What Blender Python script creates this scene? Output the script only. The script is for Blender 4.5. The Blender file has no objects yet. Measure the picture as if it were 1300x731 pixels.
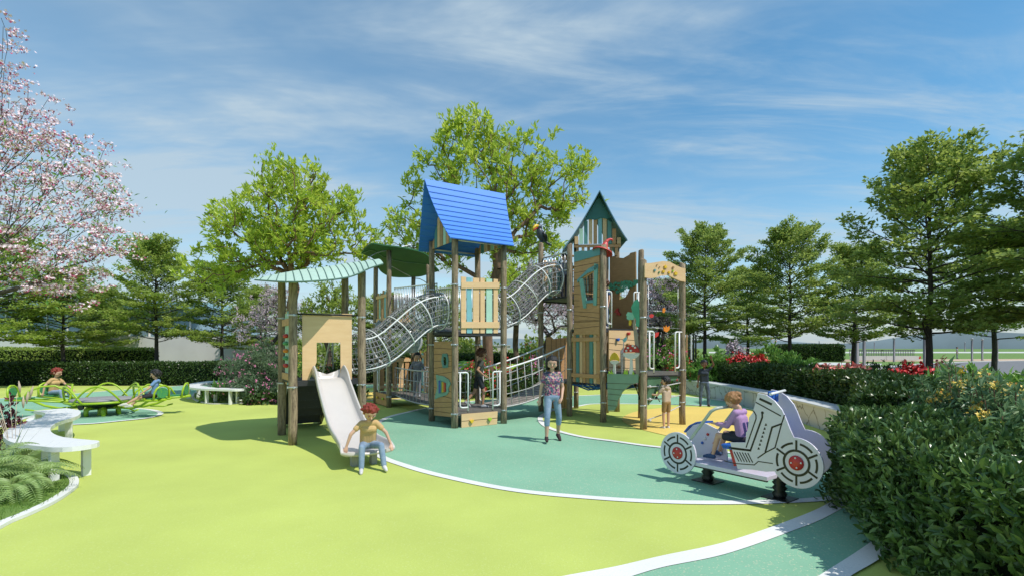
import bpy, bmesh, math, random
import numpy as np
from mathutils import Vector, Matrix
from mathutils.geometry import tessellate_polygon
rnd = random.Random(7)
rng = np.random.default_rng(11)
R = math.radians
CAMH, FOC, HZ = 1.7, 650.0, 440.0      # eye height, focal length and horizon of the 1300 px wide photo
sc = bpy.context.scene
C = bpy.data.collections.new('playground'); sc.collection.children.link(C)

# ------------------------------------------------------------ pixel helpers
def gp(px, py):
    Z = FOC*CAMH/(py-HZ); return ((px-650)/FOC*Z, Z)
def at(px, py, Z): return ((px-650)/FOC*Z, Z, CAMH-(py-HZ)/FOC*Z)
def hh(py, Z): return CAMH-(py-HZ)/FOC*Z
def trace(px, py, o, d):
    """ray through a pixel meets the vertical plane through o along d -> (distance along d, height)"""
    k = (px-650)/FOC
    # o.x + s d.x = k (o.y + s d.y)
    s = (k*o[1]-o[0])/(d[0]-k*d[1]); Z = o[1]+s*d[1]
    return s, hh(py, Z)

# ------------------------------------------------------------ materials
MATS = {}
def lin(c):
    return tuple(((v/255)/12.92 if v/255 <= .04045 else ((v/255+.055)/1.055)**2.4) for v in c)
def newmat(name):
    m = bpy.data.materials.new(name); m.use_nodes = True
    nt = m.node_tree; b = nt.nodes['Principled BSDF']; MATS[name] = m
    return m, nt, b
def mat(name, col, rough=.6, metal=0, var=.12, scale=6, bump=0, bscale=60, spec=.5, stretch=(1,1,1), col2=None, island=0):
    """procedural surface: base colour varied by noise, optional bump and per-piece variation"""
    if name in MATS: return MATS[name]
    m, nt, b = newmat(name); N = nt.nodes; L = nt.links
    tc = N.new('ShaderNodeTexCoord'); mp = N.new('ShaderNodeMapping'); mp.inputs['Scale'].default_value = stretch
    L.new(tc.outputs['Object'], mp.inputs[0])
    nz = N.new('ShaderNodeTexNoise'); nz.inputs['Scale'].default_value = scale; nz.inputs['Detail'].default_value = 6
    L.new(mp.outputs[0], nz.inputs['Vector'])
    rp = N.new('ShaderNodeValToRGB'); rp.color_ramp.elements[0].position = .3; rp.color_ramp.elements[1].position = .7
    c2 = col2 or tuple(min(1, v*(1+var)) for v in col); c1 = tuple(v*(1-var) for v in col) if col2 is None else col
    rp.color_ramp.elements[0].color = (*c1, 1); rp.color_ramp.elements[1].color = (*c2, 1)
    L.new(nz.outputs['Fac'], rp.inputs[0]); out = rp.outputs[0]
    if island:
        ge = N.new('ShaderNodeNewGeometry'); hs = N.new('ShaderNodeHueSaturation')
        mr = N.new('ShaderNodeMapRange'); mr.inputs['To Min'].default_value = 1-island; mr.inputs['To Max'].default_value = 1+island
        L.new(ge.outputs['Random Per Island'], mr.inputs[0]); L.new(mr.outputs[0], hs.inputs['Value'])
        L.new(out, hs.inputs['Color']); out = hs.outputs[0]
    L.new(out, b.inputs['Base Color'])
    b.inputs['Roughness'].default_value = rough; b.inputs['Metallic'].default_value = metal
    b.inputs['Specular IOR Level'].default_value = spec
    if bump:
        n2 = N.new('ShaderNodeTexNoise'); n2.inputs['Scale'].default_value = bscale; n2.inputs['Detail'].default_value = 4
        L.new(mp.outputs[0], n2.inputs['Vector'])
        bp = N.new('ShaderNodeBump'); bp.inputs['Strength'].default_value = bump; bp.inputs['Distance'].default_value = .02
        L.new(n2.outputs['Fac'], bp.inputs['Height']); L.new(bp.outputs[0], b.inputs['Normal'])
    return m
def leafmat(name, c1, c2, rough=.45, trans=.35, hue=.02):
    """leaf: two tones by a noise through the crown, each leaf a little different, light passes through"""
    m, nt, b = newmat(name); N = nt.nodes; L = nt.links
    ge = N.new('ShaderNodeNewGeometry'); tc = N.new('ShaderNodeTexCoord')
    mx = N.new('ShaderNodeMix'); mx.data_type = 'RGBA'
    mx.inputs['A'].default_value = (*c1, 1); mx.inputs['B'].default_value = (*c2, 1)
    L.new(ge.outputs['Random Per Island'], mx.inputs['Factor'])
    hs = N.new('ShaderNodeHueSaturation'); nz = N.new('ShaderNodeTexNoise'); nz.inputs['Scale'].default_value = 1.3
    L.new(tc.outputs['Object'], nz.inputs['Vector'])
    mr = N.new('ShaderNodeMapRange'); mr.inputs['To Min'].default_value = .5-hue; mr.inputs['To Max'].default_value = .5+hue
    L.new(nz.outputs['Fac'], mr.inputs[0]); L.new(mr.outputs[0], hs.inputs['Hue'])
    L.new(mx.outputs['Result'], hs.inputs['Color']); L.new(hs.outputs[0], b.inputs['Base Color'])
    b.inputs['Roughness'].default_value = rough; b.inputs['Specular IOR Level'].default_value = .4
    tr = N.new('ShaderNodeBsdfTranslucent'); hs2 = N.new('ShaderNodeHueSaturation'); hs2.inputs['Value'].default_value = 1.5
    hs2.inputs['Hue'].default_value = .485
    L.new(hs.outputs[0], hs2.inputs['Color']); L.new(hs2.outputs[0], tr.inputs['Color'])
    ms = N.new('ShaderNodeMixShader'); ms.inputs[0].default_value = trans
    out = N['Material Output'] if 'Material Output' in N else [n for n in N if n.type == 'OUTPUT_MATERIAL'][0]
    L.new(b.outputs[0], ms.inputs[1]); L.new(tr.outputs[0], ms.inputs[2]); L.new(ms.outputs[0], out.inputs['Surface'])
    return m
def rubber(name, col, speck, amt=.5):
    """EPDM rubber: fine granules, faint large unevenness"""
    m, nt, b = newmat(name); N = nt.nodes; L = nt.links
    tc = N.new('ShaderNodeTexCoord')
    v = N.new('ShaderNodeTexVoronoi'); v.inputs['Scale'].default_value = 90; L.new(tc.outputs['Object'], v.inputs['Vector'])
    n1 = N.new('ShaderNodeTexNoise'); n1.inputs['Scale'].default_value = .7; n1.inputs['Detail'].default_value = 5; L.new(tc.outputs['Object'], n1.inputs['Vector'])
    rp = N.new('ShaderNodeValToRGB'); e = rp.color_ramp.elements
    e[0].color = (*[c*.9 for c in col], 1); e[1].color = (*[min(1, c*1.07) for c in col], 1); e[0].position = .3; e[1].position = .7
    L.new(n1.outputs['Fac'], rp.inputs[0])
    sep = N.new('ShaderNodeSeparateColor'); L.new(v.outputs['Color'], sep.inputs[0])
    mr = N.new('ShaderNodeMapRange'); mr.inputs['From Min'].default_value = .92; mr.inputs['From Max'].default_value = .95; mr.inputs['To Max'].default_value = amt
    L.new(sep.outputs[0], mr.inputs[0])
    mx = N.new('ShaderNodeMix'); mx.data_type = 'RGBA'; L.new(mr.outputs[0], mx.inputs['Factor'])
    L.new(rp.outputs[0], mx.inputs['A']); mx.inputs['B'].default_value = (*speck, 1)
    mx2 = N.new('ShaderNodeMix'); mx2.data_type = 'RGBA'; mx2.blend_type = 'MULTIPLY'; mx2.inputs['Factor'].default_value = .25
    L.new(mx.outputs['Result'], mx2.inputs['A']); L.new(v.outputs['Distance'], mx2.inputs['B'])
    n3 = N.new('ShaderNodeTexNoise'); n3.inputs['Scale'].default_value = 60; L.new(tc.outputs['Object'], n3.inputs['Vector'])
    r3 = N.new('ShaderNodeValToRGB'); r3.color_ramp.elements[0].color = (.8,.8,.8,1); r3.color_ramp.elements[1].color = (1,1,1,1)
    L.new(n3.outputs['Fac'], r3.inputs[0]); L.new(r3.outputs[0], mx2.inputs['B'])
    mx2.inputs['Factor'].default_value = .7
    L.new(mx2.outputs['Result'], b.inputs['Base Color'])
    b.inputs['Roughness'].default_value = .85; b.inputs['Specular IOR Level'].default_value = .25
    bp = N.new('ShaderNodeBump'); bp.inputs['Strength'].default_value = .35; bp.inputs['Distance'].default_value = .004
    L.new(v.outputs['Distance'], bp.inputs['Height']); L.new(bp.outputs[0], b.inputs['Normal'])
    return m

# ------------------------------------------------------------ mesh helpers
class MB:
    def __init__(s): s.v = []; s.f = []; s.sm = []
    def add(s, vs, fs, smooth=False):
        n = len(s.v); s.v += [tuple(v) for v in vs]; s.f += [tuple(i+n for i in f) for f in fs]; s.sm += [smooth]*len(fs); return s
    def box(s, x0, x1, y0, y1, z0, z1):
        vs = [(x, y, z) for x in (x0, x1) for y in (y0, y1) for z in (z0, z1)]
        return s.add(vs, [(0,1,3,2),(4,6,7,5),(0,4,5,1),(2,3,7,6),(0,2,6,4),(1,5,7,3)])
    def beam(s, a, b, w, t, up=(0,0,1)):
        """rectangular bar from a to b"""
        a, b = Vector(a), Vector(b); d = (b-a).normalized(); x = d.cross(Vector(up))
        if x.length < 1e-4: x = Vector((1,0,0))
        x.normalize(); y = x.cross(d)
        vs = [p+x*i*w/2+y*j*t/2 for p in (a, b) for i in (-1,1) for j in (-1,1)]
        return s.add(vs, [(0,1,3,2),(4,6,7,5),(0,4,5,1),(2,3,7,6),(0,2,6,4),(1,5,7,3)])
    def tube(s, pts, r, k=8, close=False, cap=True):
        pts = [Vector(p) for p in pts]; n = len(pts); rr = r if isinstance(r, (list, tuple)) else [r]*n
        vs = []; prev = None
        for i in range(n):
            if close: d = pts[(i+1) % n]-pts[i-1]
            else: d = pts[min(i+1, n-1)]-pts[max(i-1, 0)]
            d.normalize()
            if prev is None:
                x = d.cross(Vector((0,0,1)))
                if x.length < .1: x = d.cross(Vector((1,0,0)))
            else: x = prev-d*prev.dot(d)
            x.normalize(); prev = x; y = d.cross(x)
            for j in range(k):
                a = 2*math.pi*j/k; vs.append(pts[i]+(x*math.cos(a)+y*math.sin(a))*rr[i])
        fs = []
        for i in range(n if close else n-1):
            for j in range(k):
                i2 = (i+1) % n; fs.append((i*k+j, i2*k+j, i2*k+(j+1) % k, i*k+(j+1) % k))
        s.add(vs, fs, True)
        if cap and not close:
            m = len(s.v)-len(vs)
            s.f += [tuple(m+j for j in range(k))[::-1], tuple(m+(n-1)*k+j for j in range(k))]; s.sm += [False]*2
        return s
    def lathe(s, prof, c=(0,0,0), k=16, axis='z'):
        """profile [(r, z)] turned round an axis"""
        vs = []
        for r, z in prof:
            for j in range(k):
                a = 2*math.pi*j/k; p = (r*math.cos(a), r*math.sin(a), z)
                if axis == 'y': p = (p[0], p[2], p[1])
                if axis == 'x': p = (p[2], p[0], p[1])
                vs.append((c[0]+p[0], c[1]+p[1], c[2]+p[2]))
        fs = [(i*k+j, (i+1)*k+j, (i+1)*k+(j+1) % k, i*k+(j+1) % k) for i in range(len(prof)-1) for j in range(k)]
        return s.add(vs, fs, True)
    def ball(s, c, r, k=10, n=6):
        r = r if isinstance(r, (tuple, list)) else (r, r, r); vs = []; fs = []
        for i in range(n+1):
            t = math.pi*i/n
            for j in range(k):
                a = 2*math.pi*j/k
                vs.append((c[0]+r[0]*math.sin(t)*math.cos(a), c[1]+r[1]*math.sin(t)*math.sin(a), c[2]+r[2]*math.cos(t)))
        for i in range(n):
            for j in range(k): fs.append((i*k+j, (i+1)*k+j, (i+1)*k+(j+1) % k, i*k+(j+1) % k))
        return s.add(vs, fs, True)
    def prism(s, loop, d0, d1, axis='y', holes=()):
        """flat outline (s, h) given thickness along an axis: 'y': (s, d, h); 'x': (d, s, h); 'z': (s, h, d)"""
        def P(p, d):
            return {'y': (p[0], d, p[1]), 'x': (d, p[0], p[1]), 'z': (p[0], p[1], d)}[axis]
        loops = [list(loop)]+[list(h) for h in holes]
        tris = tessellate_polygon([[Vector((p[0], p[1], 0)) for p in l] for l in loops])
        flat = [p for l in loops for p in l]; n = len(flat)
        vs = [P(p, d0) for p in flat]+[P(p, d1) for p in flat]
        fs = [tuple(t) for t in tris]+[tuple(i+n for i in t)[::-1] for t in tris]
        o = 0
        for l in loops:
            m = len(l)
            for i in range(m): a, b = o+i, o+(i+1) % m; fs.append((a, b, b+n, a+n))
            o += m
        return s.add(vs, fs)
    def build(s, name, m, parent=None, bevel=0, clean=True):
        me = bpy.data.meshes.new(name); me.from_pydata(s.v, [], s.f)
        me.polygons.foreach_set('use_smooth', s.sm)
        if clean:
            bm = bmesh.new(); bm.from_mesh(me); bmesh.ops.recalc_face_normals(bm, faces=bm.faces); bm.to_mesh(me); bm.free()
        for x in (m if isinstance(m, (list, tuple)) else [m]): me.materials.append(x)
        o = bpy.data.objects.new(name, me); C.objects.link(o)
        if parent: o.parent = parent
        if bevel:
            b = o.modifiers.new('bevel', 'BEVEL'); b.width = bevel; b.segments = 2; b.limit_method = 'ANGLE'; b.angle_limit = R(50)
        return o
def npmesh(name, V, F, m, parent=None, smooth=False, midx=None):
    me = bpy.data.meshes.new(name); k = F.shape[1]
    me.vertices.add(len(V)); me.vertices.foreach_set('co', V.astype(np.float32).ravel())
    me.loops.add(F.size); me.loops.foreach_set('vertex_index', F.astype(np.int32).ravel())
    me.polygons.add(len(F)); me.polygons.foreach_set('loop_start', (np.arange(len(F))*k).astype(np.int32))
    try: me.polygons.foreach_set('loop_total', np.full(len(F), k, np.int32))
    except Exception: pass
    me.update(calc_edges=True)
    me.polygons.foreach_set('use_smooth', np.full(len(F), smooth))
    for x in (m if isinstance(m, (list, tuple)) else [m]): me.materials.append(x)
    if midx is not None: me.polygons.foreach_set('material_index', midx.astype(np.int32))
    o = bpy.data.objects.new(name, me); C.objects.link(o)
    if parent: o.parent = parent
    return o
def tag(o, label, cat, group=None):
    o['label'] = label; o['category'] = cat
    if group: o['group'] = group
    return o
def thing(name, label, cat, loc=(0,0,0), rz=0, group=None):
    o = bpy.data.objects.new(name, None); C.objects.link(o); o.empty_display_size = .2
    o.location = loc; o.rotation_euler = (0,0,rz)
    return tag(o, label, cat, group)
def struct(o, kind='structure', group=None):
    o['kind'] = kind
    if group: o['group'] = group
    return o
def dup(root, loc, rz, label=None, scale=None, group=None):
    """a copy of a thing with copies of its parts and sub-parts"""
    r = root.copy(); C.objects.link(r); r.location = loc; r.rotation_euler = (0,0,rz)
    if label: r['label'] = label
    if group: r['group'] = group
    if scale: r.scale = (scale,)*3 if not isinstance(scale, tuple) else scale
    for ch in list(root.children):
        c = ch.copy(); C.objects.link(c); c.parent = r
        for g in list(ch.children):
            d = g.copy(); C.objects.link(d); d.parent = c
    return r
def spline(pts, n=8, close=False):
    """Catmull-Rom through 2D/3D points"""
    P = [np.array(p, float) for p in pts]; m = len(P); out = []
    for i in range(m if close else m-1):
        p0 = P[i-1] if (i > 0 or close) else P[0]; p1 = P[i]; p2 = P[(i+1) % m]
        p3 = P[(i+2) % m] if (close or i+2 < m) else P[-1]
        for j in range(n):
            t = j/n
            out.append(tuple(.5*((2*p1)+(-p0+p2)*t+(2*p0-5*p1+4*p2-p3)*t*t+(-p0+3*p1-3*p2+p3)*t**3)))
    if not close: out.append(tuple(P[-1]))
    return out
def tubes(P0, P1, R0, R1, k=5):
    """many tapered prisms at once -> vertices, quads"""
    d = P1-P0; L = np.linalg.norm(d, axis=1, keepdims=True)+1e-9; d = d/L
    a = np.where(np.abs(d[:, 2:3]) > .9, np.array([[1.,0,0]]), np.array([[0,0,1.]]))
    x = np.cross(d, a); x /= np.linalg.norm(x, axis=1, keepdims=True); y = np.cross(d, x)
    an = np.arange(k)*2*np.pi/k; c, s_ = np.cos(an), np.sin(an)
    ring = x[:, None, :]*c[None, :, None]+y[:, None, :]*s_[None, :, None]
    V = np.concatenate([P0[:, None, :]+ring*R0[:, None, None], P1[:, None, :]+ring*R1[:, None, None]], axis=1)
    n = len(P0); j = np.arange(k); q = np.stack([j, (j+1) % k, (j+1) % k+k, j+k], 1)
    F = (q[None]+(np.arange(n)*2*k)[:, None, None]).reshape(-1, 4)
    return V.reshape(-1, 3), F
LEAF_R = (np.array([(0,0,0),(.3,.45,.07),(0,1,-.06),(-.3,.45,.07)]), np.array([(0,1,2),(0,2,3)]))
LEAF_N = (np.array([(0,0,0),(.13,.5,.04),(0,1,-.1),(-.13,.5,.04)]), np.array([(0,1,2),(0,2,3)]))
LEAF_O = (np.array([(0,0,0),(.2,.22,.06),(.27,.5,.09),(.17,.78,.03),(0,1,-.12),(-.17,.78,.03),(-.27,.5,.09),(-.2,.22,.06),(0,.3,.0),(0,.65,-.01)]),
          np.array([(0,1,8),(1,2,8),(8,2,9),(2,3,9),(3,4,9),(4,5,9),(5,6,9),(9,6,8),(6,7,8),(7,0,8)]))
FLOWER = (np.array([(0,0,0)]+[(math.cos(a)*.5*(1 if i % 2 else .42), math.sin(a)*.5*(1 if i % 2 else .42), .12 if i % 2 else .03) for i, a in enumerate(np.arange(10)*2*math.pi/10)]),
          np.array([(0,1+i,1+(i+1) % 10) for i in range(10)]))
def scatter(tpl, P, D, Nn, S):
    TV, TF = tpl; n = len(P)
    y = D/(np.linalg.norm(D, axis=1, keepdims=True)+1e-9)
    x = np.cross(y, Nn); x /= (np.linalg.norm(x, axis=1, keepdims=True)+1e-9); z = np.cross(x, y)
    S = np.broadcast_to(np.asarray(S, float), (n,))
    V = P[:, None, :]+S[:, None, None]*(x[:, None, :]*TV[None, :, 0:1]+y[:, None, :]*TV[None, :, 1:2]+z[:, None, :]*TV[None, :, 2:3])
    F = (TF[None]+(np.arange(n)*len(TV))[:, None, None]).reshape(-1, 3)
    return V.reshape(-1, 3), F
def unit(v): return v/(np.linalg.norm(v, axis=-1, keepdims=True)+1e-9)
def merge(parts):
    V = []; F = []; o = 0
    for v, f in parts: V.append(v); F.append(f+o); o += len(v)
    return np.concatenate(V), np.concatenate(F)
# ============================================================ camera, light, sky
cam = bpy.data.cameras.new('camera'); co = bpy.data.objects.new('camera', cam); sc.collection.objects.link(co)
co.location = (0, 0, CAMH); co.rotation_euler = (R(90), 0, 0)
cam.sensor_width = 36; cam.lens = FOC/1300*36; cam.shift_y = (HZ-365.5)/1300; cam.clip_end = 3000; cam.clip_start = .05
sc.camera = co
SUN = Vector((.60, -.36, 1.0)).normalized()      # towards the sun
sl = bpy.data.lights.new('sun', 'SUN'); so = bpy.data.objects.new('sun', sl); sc.collection.objects.link(so)
so.rotation_euler = SUN.to_track_quat('Z', 'Y').to_euler(); sl.energy = 4.2; sl.angle = R(.5); sl.color = (1, .955, .88)
w = bpy.data.worlds.new('World'); sc.world = w; w.use_nodes = True
N = w.node_tree.nodes; L = w.node_tree.links; bg = N['Background']
sky = N.new('ShaderNodeTexSky'); sky.sky_type = 'NISHITA'; sky.sun_disc = False
sky.sun_elevation = math.asin(SUN.z); sky.sun_rotation = math.atan2(SUN.x, SUN.y)
sky.air_density = 1.1; sky.dust_density = .1; sky.ozone_density = 2.0; sky.altitude = 100
tc = N.new('ShaderNodeTexCoord'); sp = N.new('ShaderNodeSeparateXYZ'); L.new(tc.outputs['Generated'], sp.inputs[0])
def mnode(op, a=None, b=None, av=None, bv=None, clamp=False):
    n = N.new('ShaderNodeMath'); n.operation = op; n.use_clamp = clamp
    if a is not None: L.new(a, n.inputs[0])
    if b is not None: L.new(b, n.inputs[1])
    if av is not None: n.inputs[0].default_value = av
    if bv is not None: n.inputs[1].default_value = bv
    return n.outputs[0]
zc = mnode('MAXIMUM', sp.outputs['Z'], bv=.0); zc = mnode('ADD', zc, bv=.16)
px_ = mnode('DIVIDE', sp.outputs['X'], zc); py_ = mnode('DIVIDE', sp.outputs['Y'], zc)
cb = N.new('ShaderNodeCombineXYZ'); L.new(px_, cb.inputs[0]); L.new(py_, cb.inputs[1])
def cloud(scale, rot, sx, sy, lo, hi, det=9, dist=1.2, loc=(0,0,0)):
    mp = N.new('ShaderNodeMapping'); mp.inputs['Rotation'].default_value = (0,0,R(rot)); mp.inputs['Scale'].default_value = (sx, sy, 1); mp.inputs['Location'].default_value = loc
    L.new(cb.outputs[0], mp.inputs[0]); nz = N.new('ShaderNodeTexNoise'); nz.inputs['Scale'].default_value = scale
    nz.inputs['Detail'].default_value = det; nz.inputs['Distortion'].default_value = dist; nz.inputs['Roughness'].default_value = .62
    L.new(mp.outputs[0], nz.inputs['Vector']); mr = N.new('ShaderNodeMapRange'); mr.interpolation_type = 'SMOOTHSTEP'
    mr.inputs['From Min'].default_value = lo; mr.inputs['From Max'].default_value = hi; L.new(nz.outputs['Fac'], mr.inputs[0])
    return mr.outputs[0]
c1 = cloud(1.3, 32, .55, 1.5, .36, .80, loc=(3.1,.4,0)); c2 = cloud(.55, -12, .7, 1.3, .34, .72, det=6, dist=.6, loc=(1.3,2.2,0)); c3 = cloud(3.2, -24, .45, 1.6, .42, .92, loc=(.3,5,0))
wisp = mnode('ADD', mnode('MULTIPLY', mnode('MULTIPLY', c1, c2), bv=1.7), mnode('MULTIPLY', mnode('MULTIPLY', c3, c2), bv=.6))
# thin veil of high cloud, denser towards the west (-x) and low down
west = N.new('ShaderNodeMapRange'); west.inputs['From Min'].default_value = .35; west.inputs['From Max'].default_value = -.75; west.inputs['To Max'].default_value = .75; L.new(sp.outputs['X'], west.inputs[0])
veil = mnode('MULTIPLY', west.outputs[0], mnode('ADD', mnode('MULTIPLY', c2, bv=.8), bv=.35))
low = N.new('ShaderNodeMapRange'); low.inputs['From Min'].default_value = .32; low.inputs['From Max'].default_value = 0; low.inputs['To Max'].default_value = .35; L.new(sp.outputs['Z'], low.inputs[0])
tot = mnode('ADD', mnode('ADD', wisp, veil), low.outputs[0]); tot = mnode('ADD', tot, bv=.03); tot = mnode('MINIMUM', tot, bv=.85)
mx = N.new('ShaderNodeMix'); mx.data_type = 'RGBA'; L.new(tot, mx.inputs['Factor']); hsn = N.new('ShaderNodeHueSaturation'); hsn.inputs['Saturation'].default_value = 1.26; hsn.inputs['Value'].default_value = 1.5; hsn.inputs['Hue'].default_value = .487; L.new(sky.outputs[0], hsn.inputs['Color']); L.new(hsn.outputs[0], mx.inputs['A'])
mx.inputs['B'].default_value = (5.0, 6.2, 7.1, 1)
hz_ = N.new('ShaderNodeMapRange'); hz_.inputs['From Min'].default_value = .11; hz_.inputs['From Max'].default_value = .0; hz_.inputs['To Max'].default_value = .75; L.new(sp.outputs['Z'], hz_.inputs[0])
mh = N.new('ShaderNodeMix'); mh.data_type = 'RGBA'; L.new(hz_.outputs[0], mh.inputs['Factor']); L.new(mx.outputs['Result'], mh.inputs['A']); mh.inputs['B'].default_value = (3.9, 5.1, 6.0, 1)
L.new(mh.outputs['Result'], bg.inputs['Color']); bg.inputs['Strength'].default_value = .105
sc.view_settings.view_transform = 'Standard'; sc.view_settings.look = 'None'; sc.view_settings.exposure = 0; sc.view_settings.gamma = 1
sc.render.engine = 'CYCLES'
cy = sc.cycles; cy.max_bounces = 6; cy.diffuse_bounces = 3; cy.glossy_bounces = 2; cy.transmission_bounces = 4; cy.transparent_max_bounces = 8
cy.caustics_reflective = False; cy.caustics_refractive = False; cy.use_denoising = True
cy.use_adaptive_sampling = True

# ============================================================ ground
LIME = (.51, .59, .140)
m_lime = rubber('lime_rubber', LIME, (.7,.75,.4), .18); m_teal = rubber('teal_rubber', (.245,.475,.325), (.70,.62,.45), .4)
m_yel = rubber('yellow_rubber', (.80,.60,.16), (.75,.38,.10), .6); m_line = rubber('white_rubber', (.80,.80,.78), (.6,.6,.6), .3)
m_soil = mat('soil', (.05,.035,.022), .95, col2=(.10,.075,.045), scale=9, bump=.6)
m_lawn = mat('lawn', (.085,.17,.03), .95, col2=(.17,.27,.05), scale=1.2, bump=.5, bscale=30)
m_asph = mat('asphalt', (.16,.16,.165), .9, var=.12, scale=2)
m_conc = mat('pale_concrete', (.55,.54,.51), .8, var=.06, scale=2, bump=.1)
m_tan = mat('tan_paving', (.5,.36,.24), .8, var=.1)
def sheet(name, pts, z, m):
    return struct(MB().add([(p[0], p[1], z) for p in pts], [tuple(range(len(pts)))]).build(name, m, clean=False) if False else tri_sheet(name, pts, z, m))
def tri_sheet(name, pts, z, m):
    t = tessellate_polygon([[Vector((p[0], p[1], 0)) for p in pts]]); mb = MB()
    fs = []
    for a, b, c in t:
        A, B, D = pts[a], pts[b], pts[c]
        cr = (B[0]-A[0])*(D[1]-A[1])-(B[1]-A[1])*(D[0]-A[0]); fs.append((a, b, c) if cr > 0 else (c, b, a))
    mb.add([(p[0], p[1], z) for p in pts], fs); return mb.build(name, m, clean=False)
def ribbon(name, pts, wd, z, m, close=True, side=0, h=0):
    """a stripe of even width along a line; h > 0 makes it a raised kerb"""
    P = [np.array(p[:2]) for p in pts]; n = len(P); A = []; B = []
    for i in range(n):
        d = P[(i+1) % n]-P[i-1] if close else P[min(i+1, n-1)]-P[max(i-1, 0)]
        d = d/(np.linalg.norm(d)+1e-9); nn = np.array((-d[1], d[0]))
        A.append(P[i]+nn*wd*(.5+side)); B.append(P[i]-nn*wd*(.5-side))
    mb = MB(); vs = [(*a, z) for a in A]+[(*b, z) for b in B]
    m_ = n if close else n-1
    mb.add(vs, [(i, (i+1) % n, (i+1) % n+n, i+n)[::-1] for i in range(m_)])
    if h:
        vs2 = [(*a, z-h) for a in A]+[(*b, z-h) for b in B]
        k = mb.add(vs2, [])
        mb.f += [(i, (i+1) % n, 2*n+(i+1) % n, 2*n+i) for i in range(m_)]+[(n+i, n+(i+1) % n, 3*n+(i+1) % n, 3*n+i) for i in range(m_)]; mb.sm += [False]*(2*m_)
    return struct(mb.build(name, m, clean=bool(h)))
def zone(name, pix, z, m, line=0, n=8, lname='white_line', open_=False):
    pts = spline([gp(*p) for p in pix], n, True)
    o = struct(tri_sheet(name, pts, z, m))
    if line: ribbon(lname, pts, line, z+.004, m_line)
    return pts
struct(tri_sheet('ground', [(-900,-200),(900,-200),(900,2500),(-900,2500)], -.03, m_lawn))
lime_pts = [(-24,-6),(6,-6),(6.2,3),(6.6,8),(6.9,15),(6.3,20.5),(6,24),(0,24.5),(-8,23.5),(-14,22.5),(-24,22.5)]
struct(tri_sheet('playground_surface', lime_pts, 0, m_lime))
T1 = [(482,578),(469,562),(470,546),(490,530.4),(517,523),(545,517),(600,509),(660,504.5),(735,502),(800,500),(870,503),(960,514),(1050,530),(1135,552),(1200,585),(1160,618),(1055,632.5),(950,637.5),(850,637),(750,631.5),(650,621.5),(560,603.5),(512,590)]
zone('teal_rubber_zone', T1, .004, m_teal, .13)
L2 = [(686,533),(689,527),(704,520.5),(734,515.5),(763,512.5),(870,514),(950,519),(1040,535),(1090,556),(1075,571),(1000,577),(915,574),(834,567.5),(778,560),(741,555),(711,548),(693,541)]
zone('lime_rubber_circle', L2, .012, m_lime, .12)
YE = [(790,531),(806,523),(835,518.5),(866,516.5),(940,520),(998,531),(1020,546),(985,562),(935,565),(865,557),(812,545),(795,538)]
zone('yellow_rubber_circle', YE, .020, m_yel, 0)
T4 = [(-160,530),(-60,510),(60,502),(150,495),(241,488.5),(330,483),(470,478),(640,476),(640,485),(560,489),(478,491),(330,496),(241,501.5),(190,506),(100,516),(40,528),(-60,560),(-170,585)]
zone('teal_rubber_band', T4, .004, m_teal, .12, n=6)
T3 = [(38,534),(50,527),(80,522),(111,520),(160,518.5),(190,520),(204,524.5),(190,530),(150,534.5),(111,538),(60,539)]
zone('teal_rubber_circle', T3, .012, m_teal, .12)
YA = [(430,503),(460,498),(490,497),(520,499),(540,503),(500,507),(460,508)]
zone('yellow_rubber_patch', YA, .012, m_yel, .10)
# the path that sweeps across the near corner: teal between two white stripes
up = [(560,762),(640,748),(720,732),(780,721),(840,707),(922,689),(1004.7,660.6),(1054,638.5),(1110,602),(1150,560)]
lo = [(560,800),(700,760),(780,740),(840,722),(922,704.5),(1004.7,675.5),(1058,652.5),(1120,612),(1165,566)]
up = spline([gp(*p) for p in up], 8); lo = spline([gp(*p) for p in lo], 8)
lo2 = spline([gp(*p) for p in [(930,800),(1000,757),(1042,731),(1099.5,693.6),(1150,655),(1230,600)]], 8)
lo3 = spline([gp(*p) for p in [(970,800),(1040,760),(1083,731),(1118,710),(1165,674),(1250,606)]], 8)
struct(tri_sheet('white_stripe', up+lo[::-1], .016, m_line))
struct(tri_sheet('teal_path', lo+lo2[::-1], .012, m_teal))
struct(tri_sheet('white_stripe', lo2+lo3[::-1], .016, m_line))
# far lawn, road, footpath
road = spline([gp(*p) for p in [(1122,466),(1160,462),(1220,459),(1320,457),(1450,458),(1450,480),(1330,479),(1230,477),(1150,473)]], 6, True)
struct(tri_sheet('road', road, -.018, m_asph)); ribbon('road_kerb', road, .8, .0, m_conc, h=.03)
struct(tri_sheet('footpath', [gp(*p) for p in [(900,456.2),(1500,454.2),(1500,456.5),(900,459)]], -.02, m_tan))
struct(tri_sheet('pale_path', [gp(*p) for p in [(980,459.8),(1060,459.4),(1120,461),(1118,463),(980,462.4)]], -.016, m_conc))
struct(tri_sheet('far_paving', [gp(*p) for p in [(900,446),(1600,446),(1600,447.6),(900,447.6)]], -.02, m_conc))
hm = MB(); n = 80; hr_ = random.Random(3); vs = []
for i in range(n+1):
    a = R(-75+150*i/n); hgt = 11+5*math.sin(i*.31)+3*math.sin(i*.83+1)+hr_.uniform(0, 1.5); X, Y = math.sin(a)*620, math.cos(a)*620
    vs += [(X, Y, -1), (X*1.02, Y*1.02, hgt), (X*1.3, Y*1.3, -1)]
fs = []
for i in range(n): a = i*3; fs += [(a, a+3, a+4, a+1), (a+1, a+4, a+5, a+2)]
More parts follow.
